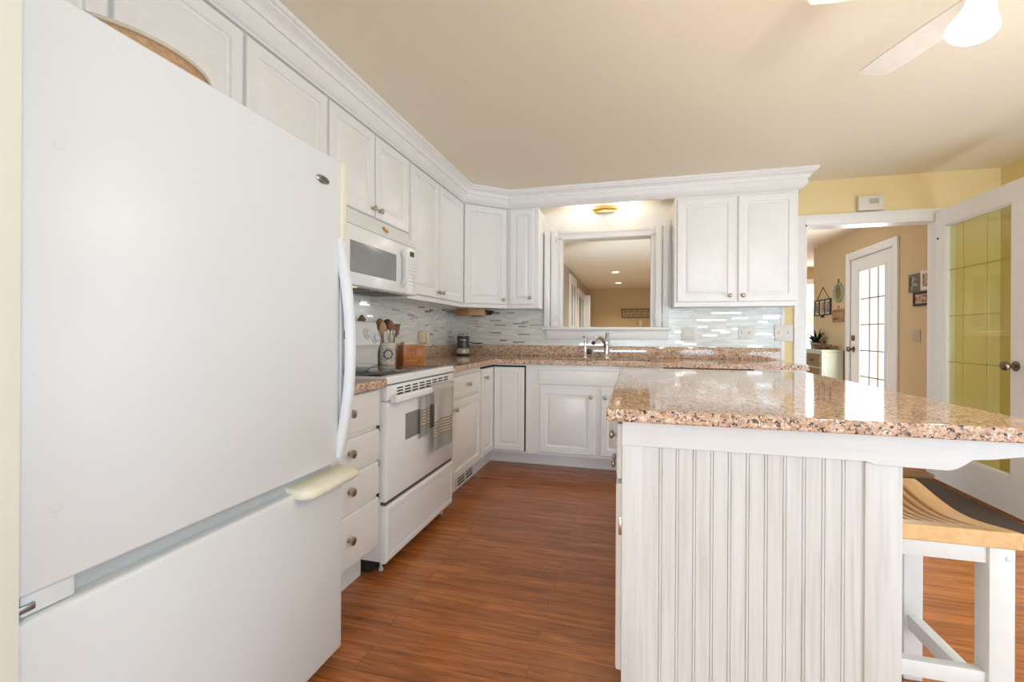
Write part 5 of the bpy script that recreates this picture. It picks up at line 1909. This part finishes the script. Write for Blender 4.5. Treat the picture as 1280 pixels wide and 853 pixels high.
obj('cord', tube(B(), [(HX - 0.008, y0 + 0.06, z1 - 0.004), (HX - 0.008, 6.997, 1.722), (HX - 0.008, y1 - 0.06, z1 - 0.004)], 0.004, 8), SIGNT, t)
obj('nail', lathe(B(), [(0.008, 0), (0.008, 0.012), (0.003, 0.014)], (HX - 0.0005, 6.997, 1.722), (-1, 0, 0), 12), BRONZE, t)

# oval mirror
t = thing('oval_mirror', 'small oval mirror in a weathered green frame beside the hall door', 'mirror', (HX, 6.52, 1.50))
bm = B()
cen = Vector((HX - 0.014, 6.520, 1.612))
rows = []
for k in range(40):
    th = 2 * PI * k / 40
    rad = Vector((0, math.cos(th), math.sin(th)))
    rows.append([bm.verts.new(Vector((cen.x + ox, cen.y + rad.y * (0.138 - dr_), cen.z + rad.z * (0.124 - dr_)))) for ox, dr_ in ((0.0135, 0), (-0.006, 0.003), (-0.012, 0.016), (-0.006, 0.030), (0.0135, 0.034))])
for k in range(40):
    a, b2 = rows[k], rows[(k + 1) % 40]
    for i in range(5):
        j = (i + 1) % 5
        bm.faces.new((a[i], a[j], b2[j], b2[i]))
bmesh.ops.recalc_face_normals(bm, faces=bm.faces[:])
obj('frame', bm, MIRF, t, sharp=60)
bm = lathe(B(), [(0.5, 0), (1.0, 0.001), (1.0, 0.004), (0.5, 0.005)], (HX - 0.004, 6.520, 1.612), (-1, 0, 0), 36, sx=0.106, sy=0.092)
obj('mirror_glass', bm, MIRG, t)
obj('hanging_loop', tube(B(), [(HX - 0.010, 6.512, 1.728), (HX - 0.010, 6.514, 1.785), (HX - 0.010, 6.526, 1.785), (HX - 0.010, 6.528, 1.728)], 0.005, 8), SIGNT, t)

# wooden hanging sign
t = thing('wooden_sign', 'small red brown wooden sign with dark lettering under the oval mirror', 'sign', (HX, 6.53, 1.24))
obj('board', box(B(), (HX - 0.014, 6.372, 1.242), (HX - 0.0005, 6.690, 1.402), 0.003), SIGNW, t)
bm = B()
random.seed(3)
for z, hgt, n_ in ((1.366, 0.026, 8), (1.262, 0.044, 7)):
    for k in range(n_):
        y = 6.395 + k * 0.272 / n_
        w_ = 0.272 / n_ * 0.72
        for q in range(3):
            if random.random() < 0.8:
                box(bm, (HX - 0.0155, y + q * w_ / 3, z + random.uniform(0, 0.2) * hgt), (HX - 0.0138, y + (q + 0.7) * w_ / 3, z + random.uniform(0.7, 1.0) * hgt))
obj('lettering', bm, SIGNT, t)
obj('nail', lathe(B(), [(0.009, 0), (0.009, 0.010), (0.003, 0.012)], (HX - 0.0005, 6.520, 1.440), (-1, 0, 0), 12), BRONZE, t)
obj('hanging_loop', tube(B(), [(HX - 0.006, 6.46, 1.400), (HX - 0.006, 6.520, 1.438), (HX - 0.006, 6.58, 1.400)], 0.002, 6), SIGNT, t)

# floor lamp in the far room
lp = Vector((3.10, 8.95, 0.0005))
t = thing('floor_lamp', 'lamp with a cream fabric shade before the far window', 'lamp', lp)
obj('base', lathe(B(), [(0.13, 0), (0.13, 0.012), (0.10, 0.022), (0.02, 0.032)], lp, (0, 0, 1), 24), BRONZE, t)
obj('pole', tube(B(), [lp + Vector((0, 0, 0.028)), lp + Vector((0, 0, 1.30))], 0.011, 12), BRONZE, t)
obj('lamp_shade', lathe(B(), [(0.19, 1.255), (0.13, 1.545), (0.127, 1.545), (0.187, 1.255)], lp, (0, 0, 1), 32, False, False), LAMPSH, t)

# sign on the far living-room wall
t = thing('wall_sign', 'long framed wooden sign with two lines of lettering on the far tan wall', 'sign', (0.25, 12.4, 1.53))
obj('board', box(B(), (-0.255, 12.385, 1.535), (0.74, 12.3995, 1.735)), plain('olive_tan_board', (0.44, 0.33, 0.18), 0.7), t)
bm = B()
for lo, hi in (((-0.275, 12.375, 1.515), (-0.250, 12.3995, 1.755)), ((0.735, 12.375, 1.515), (0.76, 12.3995, 1.755)), ((-0.25, 12.375, 1.515), (0.735, 12.3995, 1.540)), ((-0.25, 12.375, 1.730), (0.735, 12.3995, 1.755))):
    box(bm, lo, hi)
obj('frame', bm, plain('brown_sign_frame', (0.14, 0.08, 0.035), 0.6), t)
bm = B()
for z in (1.652, 1.572):
    x = -0.21
    while x < 0.69:
        wd = random.uniform(0.05, 0.15)
        q = x
        while q < x + wd:
            box(bm, (q, 12.3835, z + random.uniform(0, 0.012)), (q + 0.014, 12.3852, z + random.uniform(0.034, 0.052)))
            q += 0.022
        x += wd + 0.045
obj('lettering', bm, plain('brown_lettering', (0.20, 0.12, 0.05), 0.7), t)

for (x, y, lab) in ((-0.319, 9.107, 'lit round recessed ceiling light, nearer one seen through the sink opening'), (-0.32, 11.015, 'lit round recessed ceiling light, farther one seen through the sink opening')):
    t = thing('recessed_light', lab, 'ceiling light', (x, y, ZC))
    obj('trim_ring', lathe(B(), [(0.068, 0), (0.082, 0), (0.084, -0.006), (0.066, -0.008)], (x, y, ZC - 0.0003), (0, 0, 1), 28, False, False), TRIM, t)
    ls = bpy.data.lights.new('recessed_bulb', 'SPOT')
    ls.energy = 36
    ls.spot_size = 2.4
    ls.spot_blend = 0.8
    ls.color = (1.0, 0.86, 0.66)
    lso = bpy.data.objects.new('recessed_bulb', ls)
    COL.objects.link(lso)
    lso.location = (x, y, ZC - 0.02)
    obj('lens', lathe(B(), [(0.068, -0.001), (0.064, -0.006), (0.01, -0.007)], (x, y, ZC), (0, 0, 1), 28), CAN, t)

# the kinds that repeat share a group
for base, grp in (('wall_cabinet', 'white wall cabinets'), ('base_cabinet', 'white base cabinets'), ('wooden_spoon', 'utensils in the crock'), ('ladle', 'utensils in the crock'),
                  ('wooden_spatula', 'utensils in the crock'), ('spatula', 'utensils in the crock'), ('whisk', 'utensils in the crock'), ('knife', 'knives in the holder'),
                  ('recessed_light', 'recessed ceiling lights'), ('plug_in_freshener', 'plug-in fresheners'), ('picture_frame', 'framed photos on the hall wall'),
                  ('countertop', 'granite countertops')):
    for o in SC.objects:
        if o.parent is None and o.name.split('.')[0] == base and 'label' in o:
            o['group'] = grp
for o in SC.objects:
    if o.type == 'MESH' and o.name.split('.')[0] == 'slab':
        for p in o.data.polygons:
            if abs(p.normal.z) < 0.5:
                p.material_index = 1
